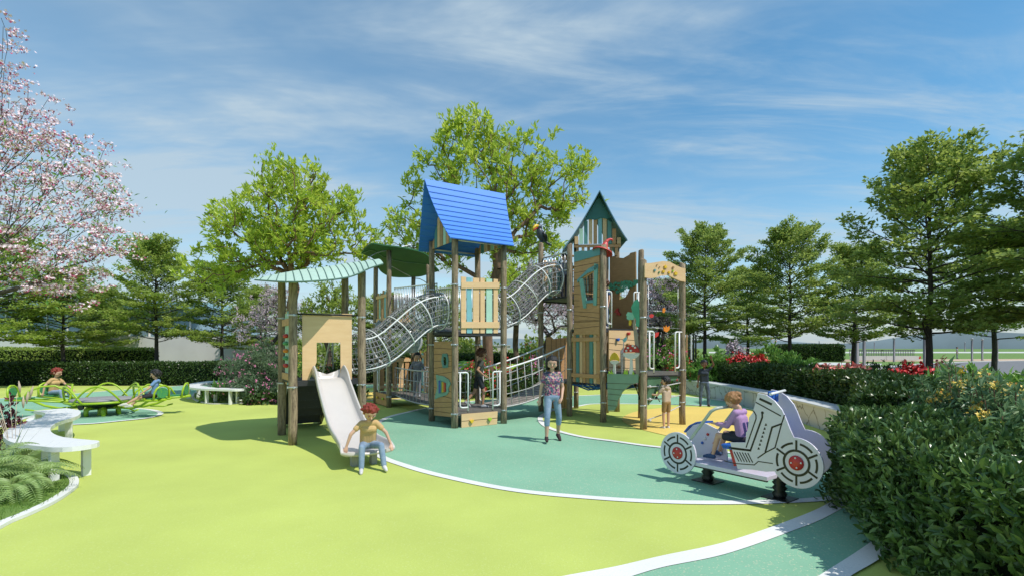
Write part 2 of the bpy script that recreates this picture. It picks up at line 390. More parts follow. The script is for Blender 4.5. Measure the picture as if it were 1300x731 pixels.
struct(hm.add(vs, fs, True).build('hills', mat('haze_tinted_hills', (.15,.20,.22), 1, var=.25, scale=.02)))  # distance haze is put into the blue-grey hill colour
# planting beds
struct(tri_sheet('planting_bed', [(6.75,21.5),(6.9,15),(6.75,10),(5.9,8.3),(4.4,6.6),(3.75,5.5),(3.35,4.4),(2.95,3.4),(2.7,2.0),(2.7,-2),(30,-2),(30,14),(17,20),(12,24)], .03, m_soil))
struct(tri_sheet('planting_bed', [(-24,22.6),(-12,22.6),(-8,22.9),(-2,24),(6,24),(7,30),(-24,30)], .006, m_soil))
fb = [(-170,800),(-60,706),(0,668),(30,655),(62,640),(84,626),(94,616),(90,606),(70,598),(30,590),(-40,586),(-160,590),(-300,680)]
FB = spline([gp(*p) for p in fb], 8, True)
struct(tri_sheet('fern_bed', FB, .025, m_lawn)); ribbon('bed_kerb', FB, .09, .035, m_line, h=.033)
ob = [(246,506),(262,512),(285,512.5),(320,511),(350,510),(400,507),(440,503),(440,494),(330,492),(262,495),(248,499)]
OB = spline([gp(*p) for p in ob], 8, True)
struct(tri_sheet('oleander_bed', OB, .02, m_lawn)); ribbon('bed_kerb', OB, .07, .03, m_conc, h=.028)
gb = [(585,494),(600,501),(640,503),(684,501),(690,492),(690,480),(640,474),(590,478)]
GB = spline([gp(*p) for p in gb], 6, True)
struct(tri_sheet('flower_bed', GB, .02, m_lawn))

# ============================================================ curved marble seat wall
def marble():
    m, nt, b = newmat('veined_marble'); N = nt.nodes; L = nt.links
    tc = N.new('ShaderNodeTexCoord'); nz = N.new('ShaderNodeTexNoise'); nz.inputs['Scale'].default_value = 2.2; nz.inputs['Detail'].default_value = 8; nz.inputs['Distortion'].default_value = 1.5
    L.new(tc.outputs['Object'], nz.inputs['Vector'])
    v = N.new('ShaderNodeTexVoronoi'); v.feature = 'DISTANCE_TO_EDGE'; v.inputs['Scale'].default_value = 2.6
    mp = N.new('ShaderNodeMix'); mp.data_type = 'RGBA'; mp.inputs['Factor'].default_value = .22; L.new(tc.outputs['Object'], mp.inputs['A']); L.new(nz.outputs['Color'], mp.inputs['B'])
    L.new(mp.outputs['Result'], v.inputs['Vector'])
    rp = N.new('ShaderNodeValToRGB'); e = rp.color_ramp.elements; e[0].color = (.12,.12,.13,1); e[1].color = (.50,.53,.60,1); e[0].position = 0; e[1].position = .035
    L.new(v.outputs['Distance'], rp.inputs[0]); L.new(rp.outputs[0], b.inputs['Base Color']); b.inputs['Roughness'].default_value = .45
    return m
m_marble = marble()
m_stone = mat('pale_stone', (.60,.62,.63), .5, var=.05)
wl = spline([(3.9,22.0),(5.0,21.2),(5.9,20.2),(6.40,18.8),(6.62,16.8),(6.66,14.5),(6.50,12.2),(6.30,10.3),(6.05,9.1)], 8)
def wallstrip(pts, w, z0, z1):
    mb = MB(); P = [np.array(p) for p in pts]; A = []; B = []
    for i in range(len(P)):
        d = P[min(i+1, len(P)-1)]-P[max(i-1, 0)]; d = d/np.linalg.norm(d); nn = np.array((-d[1], d[0]))   # nn points to the bed side
        A.append(P[i]); B.append(P[i]+nn*w)
    n = len(P); vs = []
    for z in (z0, z1): vs += [(*a, z) for a in A]+[(*b, z) for b in B]
    fs = [(0, n, 3*n, 2*n), (n-1, 2*n-1, 4*n-1, 3*n-1)]
    for i in range(n-1): fs += [(i, i+1, 2*n+i+1, 2*n+i), (n+i, n+i+1, 3*n+i+1, 3*n+i), (2*n+i, 2*n+i+1, 3*n+i+1, 3*n+i)]
    mb.add(vs, fs); return mb
t = thing('seat_wall', 'long low curved wall of grey veined marble round the yellow circle', 'wall', (0,0,0))
wallstrip(wl, .42, 0, .45).build('wall_body', m_marble, t)
wallstrip([(p[0]-.02, p[1]) for p in wl], .48, .452, .50).build('coping', m_stone, t, bevel=.012)

# ============================================================ benches
m_white = mat('white_paint', (.78,.78,.77), .4, var=.03, bump=.05)
def bench(path, label, wd, hgt, legs, loc_group=None):
    """path: centre line on the ground; legs: indices along it"""
    P = [np.array(p) for p in spline(path, 10)]; n = len(P); base = P[0]
    t = thing('curved_bench', label, 'bench', (*base, 0), 0, 'white curved benches by the planting beds')
    mb = MB(); A = []; B = []
    for i in range(n):
        d = P[min(i+1, n-1)]-P[max(i-1, 0)]; d = d/np.linalg.norm(d); nn = np.array((-d[1], d[0])); A.append(P[i]+nn*wd/2-base); B.append(P[i]-nn*wd/2-base)
    # rounded far end
    e = P[-1]; d = unit(P[-1]-P[-3]); nn = np.array((-d[1], d[0]))
    cap = [e+(nn*math.cos(a)+d*math.sin(a))*wd/2-base for a in np.linspace(0, math.pi, 9)[1:-1]]
    loop = [tuple(a) for a in A]+[tuple(c) for c in cap]+[tuple(b) for b in B[::-1]]
    mb.prism(loop, hgt-.06, hgt, 'z'); mb.build('seat', m_white, t, bevel=.012)
    for i in legs:
        for sgn in (-1, 1):
            d = P[min(i+1, n-1)]-P[max(i-1, 0)]; d = d/np.linalg.norm(d); nn = np.array((-d[1], d[0]))
            c = P[i]+nn*sgn*(wd/2-.07)-base
            a = Vector((c[0], c[1], 0)); MB().beam(a, a+Vector((0,0,hgt-.061)), .05, .10, up=(nn[0], nn[1], 0)).build('leg', m_white, t, bevel=.006)
    return t
# ============================================================ vegetation
m_bark = mat('bark', (.07,.05,.035), .95, col2=(.17,.12,.085), scale=14, bump=.8, bscale=30, stretch=(1,1,.25))
m_barkd = mat('dark_bark', (.035,.03,.025), .95, col2=(.085,.07,.06), scale=14, bump=.8, bscale=30, stretch=(1,1,.25))
m_barkr = mat('reddish_bark', (.12,.07,.045), .9, col2=(.25,.15,.09), scale=10, bump=.6, bscale=25, stretch=(1,1,.3))
m_lf_bright = leafmat('bright_leaves', (.26,.375,.045), (.53,.64,.10), .4, .45)
m_lf_maple = leafmat('layered_leaves', (.17,.26,.045), (.40,.50,.11), .5, .42)
m_lf_mapled = leafmat('dark_layered_leaves', (.15,.24,.05), (.36,.46,.11), .5, .42)
m_lf_hedge = leafmat('hedge_leaves', (.022,.055,.014), (.075,.13,.026), .32, .15)
m_lf_hedgen = leafmat('near_hedge_leaves', (.040,.095,.030), (.135,.225,.055), .3, .12)
m_lf_trim = leafmat('trimmed_leaves', (.20,.30,.05), (.36,.46,.10), .45, .3)
m_lf_broad = leafmat('broad_leaves', (.10,.24,.04), (.20,.38,.08), .35, .3)
m_lf_grey = leafmat('grey_leaves', (.10,.17,.09), (.19,.27,.15), .5, .25)
m_lf_fern = leafmat('fern_leaves', (.28,.40,.13), (.46,.58,.27), .45, .35)
m_lf_spike = leafmat('spiky_leaves', (.10,.20,.10), (.22,.34,.15), .4, .25)
m_lf_yel = leafmat('lime_leaves', (.30,.45,.06), (.45,.58,.12), .45, .35)
m_red = mat('red_petals', (.55,.03,.03), .5, var=.2, island=.3)
m_coral = mat('coral_petals', (.90,.30,.23), .5, var=.15, island=.25)
m_pink = mat('pink_petals', (.62,.18,.36), .5, var=.2, island=.3)
m_blos = mat('blossom_petals', (.80,.64,.69), .55, var=.08, island=.15)
m_mag = mat('magenta_hearts', (.42,.06,.15), .55, var=.2, island=.3)
m_lilac = mat('lilac_petals', (.50,.40,.46), .55, var=.1, island=.2)
m_yflow = mat('yellow_petals', (.75,.55,.09), .5, var=.2, island=.25)
m_orange = mat('orange_petals', (.7,.22,.04), .5, var=.2, island=.2)
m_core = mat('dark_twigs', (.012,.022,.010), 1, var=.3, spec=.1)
m_needle = leafmat('needle_leaves', (.03,.075,.02), (.07,.13,.035), .5, .15)

def rv(n, s=1.0): return rng.normal(0, s, (n, 3))
def connect(pts, root, bf=.35, tip=.008, trunk_r=.15, bend=.06):
    """join scattered points to a root chain as a branching skeleton"""
    roots = [np.array(p, float) for p in root]; nodes = list(roots); par = [-1]+list(range(len(roots)-1)); plen = [0.]
    for i in range(1, len(roots)): plen.append(plen[-1]+np.linalg.norm(roots[i]-roots[i-1]))
    plen = [0.]*len(roots)
    o = roots[-1]; idx = np.argsort(np.linalg.norm(pts-o, axis=1))
    NA = np.zeros((len(roots)+len(pts), 3)); NA[:len(roots)] = roots; PL = np.zeros(len(NA)); c = len(roots)
    for i in idx:
        p = pts[i]; d = np.linalg.norm(NA[:c]-p, axis=1)
        cost = d+bf*PL[:c]+.6*np.maximum(0, NA[:c, 2]-p[2]); cost[:max(0, len(roots)-3)] += 99
        j = int(np.argmin(cost)); NA[c] = p; PL[c] = PL[j]+d[j]; par.append(j); c += 1
    rad = np.zeros(c); e = 2.2
    for i in range(c-1, -1, -1):
        if rad[i] == 0: rad[i] = tip**e
        if par[i] >= 0: rad[par[i]] += rad[i]
    rad = rad**(1/e); sc_ = trunk_r/rad[0]; rad = np.maximum(tip*.6, rad*np.where(rad > tip*3, sc_, min(1, sc_*1.3)))
    P0 = []; P1 = []; R0 = []; R1 = []
    for i in range(1, c):
        j = par[i]; a, b = NA[j], NA[i]; l = np.linalg.norm(b-a)
        mid = (a+b)/2+rng.normal(0, bend, 3)*l*.5+np.array((0,0,.08*l))
        ra = min(rad[j], rad[i]*1.35) if j >= len(roots) or i >= len(roots) else rad[j]
        rm = (ra+rad[i])/2
        if i < len(roots): P0 += [a]; P1 += [b]; R0 += [rad[j]]; R1 += [rad[i]]
        else: P0 += [a, mid]; P1 += [mid, b]; R0 += [ra, rm]; R1 += [rm, rad[i]]
    P0, P1, R0, R1 = map(np.array, (P0, P1, R0, R1))
    pa = np.array(par[len(roots):]); dirs = np.zeros((len(pts), 3))
    for k, i in enumerate(idx): dirs[i] = NA[len(roots)+k]-NA[par[len(roots)+k]]
    return (P0, P1, R0, R1), unit(dirs)

def rosette_leaves(P, D, n, size, tpl, spread=.9, up=.35, r=.05):
    """n leaves fanned out round each tip"""
    K = len(P); Pn = np.repeat(P, n, 0); Dn = np.repeat(D, n, 0)
    d = unit(Dn*.6+rv(K*n, spread)*.6+np.array((0,0,up))); nn = unit(rv(K*n, .5)+np.array((0,0,1.)))
    s = size*rng.uniform(.65, 1.2, K*n)
    return scatter(tpl, Pn+rv(K*n, r), d, nn, s)

def bright_tree(seed, lumps, fork, base, clusters, trunk_r, leaf=.16, per=11):
    global rng; rng = np.random.default_rng(seed)
    pts = []
    tot = sum(l[3]**2 for l in lumps)
    for (x, y, z, r) in lumps:
        k = int(clusters*r*r/tot); d = unit(rv(k)); rr = rng.uniform(.35, 1, k)**.45*r
        pts.append(np.array((x, y, z))+d*rr[:, None]*np.array((1, 1, .85)))
    pts = np.concatenate(pts)
    root = [np.array(base)+(np.array(fork)-np.array(base))*t+np.array((math.sin(t*5+seed)*.07, 0, 0)) for t in (0, .3, .6, .85, 1)]
    sk, dirs = connect(pts, root, .45, .011, trunk_r, .18)
    fk = np.array(fork, float); sk = tuple(np.concatenate([a, b]) for a, b in zip(sk, ([fk-np.array((0,0,.12))], [fk+np.array((0,0,.35))], [trunk_r*.86], [trunk_r*.3])))
    V, F = tubes(*sk, 8)
    sub = pts[:, None, :]+rng.normal(0, .14, (len(pts), 3, 3)); sub = sub.reshape(-1, 3)
    return (V, F), rosette_leaves(sub, np.repeat(dirs, 3, 0), per, leaf, LEAF_N2, .9, .4, .05)
LEAF_N2 = (np.array([(0,0,0),(.19,.45,.05),(0,1,-.12),(-.19,.45,.05)]), np.array([(0,1,2),(0,2,3)]))

def maple_mesh(seed, Ht, Rad, hb, nb=66, leaf=.112, lm=None, per=33, asym=0):
    """straight trunk, tiers of branches that carry flat sprays"""
    global rng; rng = np.random.default_rng(seed)
    tz = np.linspace(0, Ht*.93, 9); tr = np.stack([np.cumsum(rng.normal(0, .025, 9)), np.cumsum(rng.normal(0, .025, 9)), tz], 1)
    P0, P1, R0, R1 = [tr[:-1]], [tr[1:]], [], []
    trad = np.interp(tz, [0, hb*Ht, Ht], [Ht*.017, Ht*.013, .01]); R0.append(trad[:-1]); R1.append(trad[1:])
    lp = []; ld = []
    for i in range(nb):
        f = (i+rng.uniform(0, 1))/nb; z = (hb+(.93-hb)*f**.95)*Ht
        prof = math.sqrt(max(.05, 1-((f-.28)/.76)**2)) if f > .28 else .82+.18*f/.28
        ln = Rad*max(.16, prof)*rng.uniform(.72, 1.12); az = i*2.399+rng.uniform(-.4, .4); el = R(5+44*f**1.3+rng.uniform(-7, 7))
        o = np.array([np.interp(z, tz, tr[:, 0]), np.interp(z, tz, tr[:, 1]), z])
        m = 6; pts = [o]; d = np.array((math.cos(az)*math.cos(el), math.sin(az)*math.cos(el), math.sin(el)))
        for k in range(m):
            d = unit(d+rng.normal(0, .09, 3)+np.array((0,0,.02 if f < .5 else .05))); pts.append(pts[-1]+d*ln/m)
        pts = np.array(pts); rb = .006+.012*ln*(1-f*.5)
        rr = np.linspace(rb, .004, m+1); P0.append(pts[:-1]); P1.append(pts[1:]); R0.append(rr[:-1]); R1.append(rr[1:])
        side = unit(np.cross(d, (0,0,1.)))
        for k in range(2, m+1):
            for sg in (-1, 1):
                tl = ln*(.42-.05*k)*rng.uniform(.6, 1.25)+.12
                td = unit(d*.75+side*sg*rng.uniform(.5, 1.1)+np.array((0,0,rng.uniform(-.05,.22)))); a = pts[k]-d*rng.uniform(0, .6)*ln/m; b = a+td*tl
                P0.append(a[None]); P1.append(b[None]); R0.append(np.array([.006])); R1.append(np.array([.003]))
                q = int(per*(.6+tl)); tt = rng.uniform(.25, 1.08, q)[:, None]
                lp.append(a+(b-a)*tt+rng.normal(0, 1, (q, 3))*np.array((.09, .09, .035))); ld.append(unit(td+rng.normal(0, .8, (q, 3))*np.array((1,1,.25))-np.array((0,0,.12))))
        q = per; lp.append(pts[-1]+rng.normal(0, 1, (q, 3))*np.array((.1,.1,.05))); ld.append(unit(d+rng.normal(0, .7, (q, 3))))
    V, F = tubes(*[np.concatenate(x) for x in (P0, P1, R0, R1)], 5)
    lp = np.concatenate(lp); ld = np.concatenate(ld); n = len(lp)
    nn = unit(rng.normal(0, .62, (n, 3))+np.array((0,-.12,.8)))
    LV, LF = scatter(LEAF_R, lp, ld, nn, leaf*rng.uniform(.7, 1.3, n))
    return (V, F), (LV, LF)

def plant_thing(name, label, cat, loc, tr, cr, mt, mc, rz=0, group=None, tn='trunk', cn='crown', scale=None):
    t = thing(name, label, cat, loc, rz, group)
    if scale: t.scale = scale if isinstance(scale, tuple) else (scale,)*3
    if tr: npmesh(tn, tr[0], tr[1], mt, t, True)
    if cr: npmesh(cn, cr[0], cr[1], mc, t)
    return t

# ---- two big bright-green trees behind the towers
b1 = (0,0,0)
L1_ = [(-.1,0,5.9,1.75),(-1.7,.2,5.1,1.35),(1.3,-.2,5.5,1.35),(.2,-.3,7.0,1.1),(-2.6,0,4.3,.85),(2.45,.1,5.1,.7),(-.3,.4,5.0,1.3),(-2.3,.1,5.9,.6),(1.6,.1,6.6,.6)]
tr, cr = bright_tree(3, L1_, (0,0,3.1), b1, 440, .15, .20, 10)
X, Y, _ = at(368, 440, 17.0)
plant_thing('broadleaf_tree', 'bright green round crowned tree rising behind the pale wavy canopy', 'tree', (X, Y, 0), tr, cr, m_barkr, m_lf_bright, group='bright green broadleaf trees')
L2_ = [(0,0,7.7,2.0),(-1.9,.2,7.6,1.1),(-2.7,0,5.9,1.1),(-.7,-.3,9.0,1.1),(1.2,.1,8.2,1.35),(2.6,-.1,7.3,1.3),(2.1,.2,5.9,1.1),(-1.4,.2,5.6,1.4),(.6,.3,6.0,1.4),(3.1,0,8.0,.6)]
tr, cr = bright_tree(8, L2_, (.1,0,3.6), b1, 520, .18, .21, 10)
X, Y, _ = at(619, 440, 18.2)
plant_thing('broadleaf_tree', 'tallest bright green tree, its crown behind the blue roof', 'tree', (X, Y, 0), tr, cr, m_barkr, m_lf_bright, group='bright green broadleaf trees')
# small green tree between them
tr, cr = bright_tree(21, [(0,0,3.1,1.1),(-.7,0,2.8,.8),(.7,0,3.3,.8),(0,0,4.0,.7)], (0,0,1.3), b1, 150, .10, .17, 9)
X, Y, _ = at(418, 440, 22)
plant_thing('garden_tree', 'small green tree seen under the pale wavy canopy', 'tree', (X, Y, 0), tr, cr, m_bark, m_lf_maple, group='small garden trees')
X, Y, _ = at(655, 440, 24)
plant_thing('garden_tree', 'small light green tree far behind the rope bridge', 'tree', (X, Y, 0), tr, cr, m_bark, m_lf_bright, rz=2, group='small garden trees', scale=1.35)

# ---- layered trees
mA = maple_mesh(31, 6.3, 2.15, .30); mB = maple_mesh(32, 6.3, 2.2, .29, nb=64); mC = maple_mesh(33, 6.3, 2.3, .28, nb=62)
protos = {}
def maple(k, px, Z, top, label, rz=0, sx=1, dark=False, group='layered trees round the playground'):
    X = (px-650)/FOC*Z; h = hh(top, Z); s = h/6.15
    key = (k, dark)
    if key not in protos:
        m = (mA, mB, mC)[k]; protos[key] = plant_thing('layered_tree', label, 'tree', (X, Z, 0), m[0], m[1], m_barkd, m_lf_mapled if dark else m_lf_maple, rz, group)
        protos[key].scale = (s*sx, s*sx, s); return protos[key]
    return dup(protos[key], (X, Z, 0), rz, label, (s*sx, s*sx, s), group)
maple(0, 79, 23.5, 350, 'small layered tree behind the lime spinner and its two riders', .3, 1.25)
maple(1, 197, 25, 315, 'tallest layered tree before the pale building wall', 1.2, .98)
maple(2, 281, 25.5, 345, 'layered tree behind the pink flowering bush', 2.1, 1.15)
maple(2, -10, 21, 300, 'layered tree at the edge of the view beneath the blossom tree', 3.1, 1.1)
maple(0, 332, 31, 372, 'distant layered tree half hidden by the bright round tree', 2.8, 1.2)
maple(1, 132, 31, 372, 'distant layered tree in the gap behind the spinner trees', 4.4, 1.2)
maple(0, 896, 22.5, 300, 'layered tree beyond the wooden banner of the climbing tower', .9, .85, True)
maple(1, 1004, 22.0, 300, 'layered tree behind the girl riding the white car', 2.2, .92, True)
maple(2, 1178, 13.2, 207, 'tallest layered tree, trunk beside the grey road', 1.5, .93, True)
maple(1, 1085, 23, 322, 'layered tree half behind the tallest one beside the road', 3.9, 1.1, True)
maple(0, 1392, 11.0, 160, 'layered tree at the edge of the view above the yellow flowers', 4.0, 1.12, True)
maple(2, 950, 30, 350, 'distant layered tree in the gap beyond the seat wall', 5.0, 1.2, True)
maple(1, 850, 30, 362, 'distant layered tree seen beneath the wooden banner', .4, 1.2, True)
maple(0, 1262, 23, 300, 'layered tree beyond the broad leaved plants by the road', 5.4, 1.1, True)
maple(2, 760, 29, 372, 'distant layered tree behind the green roofed tower', 3.3, 1.3)
maple(1, 560, 30, 372, 'distant layered tree behind the blue roofed tower', 1.9, 1.3)
maple(0, 485, 28, 380, 'distant layered tree behind the grey net tunnel', 5.9, 1.3)

# ---- lilac blossom trees behind
def blossom_tree(seed, lumps, fork, clusters, tr_r, fl, per, root=(0,0,0)):
    (tv, tf), lv = bright_tree(seed, lumps, fork, root, clusters, tr_r, fl, per)
    return (tv, tf), lv
tr, cr = blossom_tree(41, [(0,0,2.9,1.0),(-.8,0,2.5,.8),(.8,0,2.7,.8),(0,0,3.6,.7)], (0,0,1.1), 170, .08, .09, 12)
for px, Z, s, rz, lab in ((350, 22, 1.05, 0, 'lilac blossom tree behind the posts of the slide tower'), (690, 20.5, 1.25, 2, 'lilac blossom tree with dark trunk beyond the rope bridge'), (838, 25, 1.25, 4, 'lilac blossom tree under the wooden banner'), (735, 24, 1.3, 1.2, 'lilac blossom tree hidden behind the green roofed tower')):
    X = (px-650)/FOC*Z
    if px == 350: lil = plant_thing('blossom_tree', lab, 'tree', (X, Z, 0), tr, cr, m_barkd, m_lilac, group='lilac blossom trees'); lil.scale = (s,)*3
    else: dup(lil, (X, Z, 0), rz, lab, s)

# ---- the near pink blossom tree reaching in from the side
rng = np.random.default_rng(77)
bx, by = -8.6, 7.4
pts = []
for (x, z, r, k) in [(-8.6,5.6,.8,20),(-7.7,4.6,.8,20),(-7.9,5.4,.9,22),(-7.2,4.9,.9,34),(-6.9,4.2,.9,34),(-6.4,4.5,.5,12),(-6.2,3.8,.6,16),(-7.3,3.3,.9,26),(-6.6,3.0,.6,16),(-7.9,3.9,.9,30),(-8.9,4.8,1.1,34),(-9.3,3.6,1.1,34),(-6.0,3.2,.35,8),(-7.5,6.1,.5,10),(-5.85,3.2,.3,6),(-6.3,2.6,.4,8)]:
    d = unit(rv(k)); pts.append(np.array((x-bx, 0, z))+d*(rng.uniform(.1, 1, k)**.5*r)[:, None]*np.array((1, 1.3, .9)))
pts = np.concatenate(pts)
sk, dirs = connect(pts, [(0,0,0),(.02,0,.6),(0,0,1.2),(.05,0,1.9)], .9, .003, .10, .12)
t = thing('blossom_tree', 'near tree with loose white and pink blossom on thin bare twigs', 'tree', (bx, by, 0))
V, F = tubes(*sk, 5); npmesh('trunk', V, F, m_barkd, t, True)
# each tip is a flat bunch of white flowers with magenta hearts
outer = pts[(pts[:, 2] > 2.2)]; od = dirs[pts[:, 2] > 2.2]
sub = (outer[:, None, :]+rng.normal(0, 1, (len(outer), 4, 3))*np.array((.13,.13,.035))); sub = sub.reshape(-1, 3)
fp = (sub[:, None, :]+rng.normal(0, 1, (len(sub), 13, 3))*np.array((.042,.042,.018))).reshape(-1, 3); n = len(fp)
fd = unit(rv(n)); fnn = unit(rv(n, .8)+np.array((.1,-.5,.8)))
FV, FF = scatter(FLOWER, fp, fd, fnn, .048*rng.uniform(.7, 1.2, n)); npmesh('blossoms', FV, FF, m_blos, t)
hp = fp[::2]-np.array((0,.004,.02)); n = len(hp); HV, HF = scatter(LEAF_R, hp, unit(rv(n)), unit(rv(n)), .036*rng.uniform(.7, 1.3, n)); npmesh('flower_hearts', HV, HF, m_mag, t)
inner = pts[(pts[:, 2] < 4.6)]; LV, LF = rosette_leaves(inner, np.tile((0.3,0,.2), (len(inner), 1)), 8, .08, LEAF_N2, 1, .1, .14); npmesh('crown', LV, LF, m_lf_broad, t)

# ---- hedges
LEAF_H = (LEAF_O[0]*np.array((.82,1,1.5)), LEAF_O[1])
def hedge_box(path, wd, z0, z1, n, leaf, tpl=LEAF_R, out=.8, seed=5, wav=.03, thick=.12, upf=.5, close=False, sides=True):
    """leaf shell over a solid twiggy core that follows a path"""
    global rng; rng = np.random.default_rng(seed)
    P = np.array(spline(path, 8, close)); 
    if close: P = np.concatenate([P, P[:1]])
    seg = np.linalg.norm(np.diff(P, axis=0), axis=1); cum = np.concatenate([[0], np.cumsum(seg)]); Lt = cum[-1]; hgt = z1-z0
    areas = np.array([Lt*hgt, Lt*hgt, Lt*wd, wd*hgt, wd*hgt]); ch = rng.choice(5, n, p=areas/areas.sum())
    u = rng.uniform(0, Lt, n); a = rng.uniform(0, 1, n); u = np.where(ch == 3, 0, np.where(ch == 4, Lt, u))
    off = np.where(ch == 0, -.5, np.where(ch == 1, .5, a-.5))*wd; zz = np.where(ch == 2, 1, rng.uniform(0, 1, n)**.9)
    c = np.stack([np.interp(u, cum, P[:, 0]), np.interp(u, cum, P[:, 1])], 1)
    i = np.clip(np.searchsorted(cum, u)-1, 0, len(seg)-1); T = unit(np.diff(P, axis=0))[i]; Nn = np.stack([-T[:, 1], T[:, 0]], 1)
    # rounded shoulders
    sh = np.where(zz > .88, 1-(zz-.88)*.9, 1)
    pos = np.zeros((n, 3)); pos[:, :2] = c+Nn*(off*sh)[:, None]; pos[:, 2] = z0+zz*hgt
    nr = np.zeros((n, 3)); k = ch == 0; nr[k, :2] = -Nn[k]; k = ch == 1; nr[k, :2] = Nn[k]; nr[ch == 2, 2] = 1; k = ch == 3; nr[k, :2] = -T[k]; k = ch == 4; nr[k, :2] = T[k]
    wave = np.sin(u*2.3+zz*4)*.5+np.sin(u*5.1+off*7)*.3+np.sin(u*11.7+zz*9+off*9)*.3
    pos += nr*(wave*wav+rng.uniform(-thick, .02, n))[:, None]
    d = unit(nr*out+rv(n, .55)+np.array((0,0,upf))); nn = unit(nr*.8+rv(n, .5)+np.array((0,0,.45)))
    lv = scatter(tpl, pos, d, nn, leaf*rng.uniform(.6, 1.25, n))
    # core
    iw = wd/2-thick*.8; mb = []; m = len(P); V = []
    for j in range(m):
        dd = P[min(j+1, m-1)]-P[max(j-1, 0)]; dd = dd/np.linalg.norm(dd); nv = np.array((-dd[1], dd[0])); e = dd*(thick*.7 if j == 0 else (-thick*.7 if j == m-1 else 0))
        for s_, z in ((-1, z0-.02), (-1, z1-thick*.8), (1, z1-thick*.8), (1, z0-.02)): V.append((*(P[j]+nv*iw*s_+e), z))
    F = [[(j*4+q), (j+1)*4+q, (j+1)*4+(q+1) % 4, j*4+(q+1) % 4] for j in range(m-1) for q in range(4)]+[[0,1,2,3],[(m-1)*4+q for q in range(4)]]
    return (np.array(V), np.array(F)), lv
def hedge(name, label, mc, *a, **k):
    core, lv = hedge_box(*a, **k); t = thing(name, label, 'hedge', (0,0,0), 0, 'hedges round the playground')
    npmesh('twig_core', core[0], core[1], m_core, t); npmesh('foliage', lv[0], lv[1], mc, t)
    return t
hedge('leafy_hedge', 'long dark clipped hedge behind the lime spinner', m_lf_hedge, [(-26,23.0),(-18,23.0),(-12,23.2),(-9.6,23.6)], .9, 0, 1.0, 26000, .085, out=.7)
hedge('trimmed_hedge', 'low yellowish green box hedge in front of the pale building', m_lf_trim, [(-28,26.8),(-18.9,26.8)], 1.2, 0, 1.62, 15000, .10, out=.7, seed=6)
hedge('leafy_hedge', 'dark hedge running behind the marble seat wall', m_lf_hedge, [(3.2,24.2),(5.5,23.2),(7.2,21.3),(7.75,18.5),(7.9,15.5),(7.7,12.4),(7.4,10.2),(6.7,8.9)], 1.15, 0, 1.12, 46000, .09, seed=8, out=.8, wav=.05)
hedge('leafy_hedge', 'big glossy dark hedge filling the near corner', m_lf_hedgen, [(4.75,6.1),(4.1,5.45),(3.78,4.7),(3.5,3.8),(3.3,2.9),(3.2,1.4)], 1.15, 0, .93, 36000, .085, tpl=LEAF_H, seed=9, out=.55, wav=.15, thick=.2, upf=.6)
hedge('leafy_hedge', 'dark hedge mass between the car and the red flowers', m_lf_hedge, [(6.9,9.0),(6.05,7.8),(5.3,6.6)], 1.35, 0, 1.05, 20000, .085, tpl=LEAF_O, seed=10, wav=.08, thick=.15)
hedge('far_hedge', 'distant low hedge beyond the footpath', m_lf_hedge, [gp(985,458), gp(1064,458)], 2.5, 0, 1.9, 7000, .22, seed=12)
hedge('garden_hedge', 'dark hedge at the back between the two middle towers', m_lf_hedge, [(-7.5,24.6),(-4,25),(0,25.2),(3,25.2)], 1.2, 0, 1.3, 14000, .13, seed=13)

# ---- bushes: a ball of leaves, optional flowers near the surface
def bush(name, label, cat, loc, r, h, n, leaf, tpl, ml, fl=None, seed=1, group=None, up=.4, nf=0, fs=.05, ftpl=FLOWER, ball=.55, lift=0, flowtop=False, per=6, core=True):
    global rng; rng = np.random.default_rng(seed)
    t = thing(name, label, cat, loc, 0, group)
    k = n//per; d = unit(rv(k)); d[:, 2] = np.abs(d[:, 2])*1.0-.12*(rng.uniform(0, 1, k) < .4)
    lump = 1+.13*np.sin(d[:, 0]*7+seed)+.13*np.sin(d[:, 1]*8+d[:, 2]*6+seed*2)
    rr = rng.uniform(ball, 1, k)**.6*lump; P = d*rr[:, None]*np.array((r, r, h*.85)); P[:, 2] = np.maximum(.04, P[:, 2]+h*.08+lift)
    Pn = np.repeat(P, per, 0); Dn = np.repeat(d, per, 0); q = len(Pn)
    lv = scatter(tpl, Pn+rv(q, leaf*.15), unit(Dn*.7+rv(q, .75)+np.array((0,0,up))), unit(rv(q, .5)+Dn*.4+np.array((0,0,.8))), leaf*rng.uniform(.6, 1.2, q))
    npmesh('foliage', lv[0], lv[1], ml, t)
    s = rng.choice(k, min(k, 26), replace=False); P0 = np.zeros((len(s), 3)); P0[:, :2] = rng.normal(0, r*.08, (len(s), 2))
    tv = tubes(P0, P[s]*.92, np.full(len(s), .012*max(.5, h)), np.full(len(s), .004), 4); npmesh('stem', tv[0], tv[1], m_bark, t)
    if nf:
        d = unit(rv(nf)); d[:, 2] = np.abs(d[:, 2])
        if flowtop: d = unit(d+np.array((0,0,.8)))
        lump = 1+.13*np.sin(d[:, 0]*7+seed)+.13*np.sin(d[:, 1]*8+d[:, 2]*6+seed*2)
        P = d*(lump*rng.uniform(.92, 1.06, nf))[:, None]*np.array((r, r, h*.85)); P[:, 2] += h*.1+lift
        Pn = (P[:, None, :]+rng.normal(0, fs*.55, (nf, 4, 3))).reshape(-1, 3); q = len(Pn)
        for mi, (mm, sel) in enumerate(fl):
            s = [i for i in range(q) if (i//4) % len(fl) == mi] if sel is None else list(range(0, q, sel))
            fv = scatter(ftpl, Pn[s], unit(rv(len(s))), unit(np.repeat(d, 4, 0)[s]+rv(len(s), .4)), fs*rng.uniform(.7, 1.2, len(s)))
            npmesh('blossoms', fv[0], fv[1], mm, t)
    return t
X, Y = gp(318, 508)
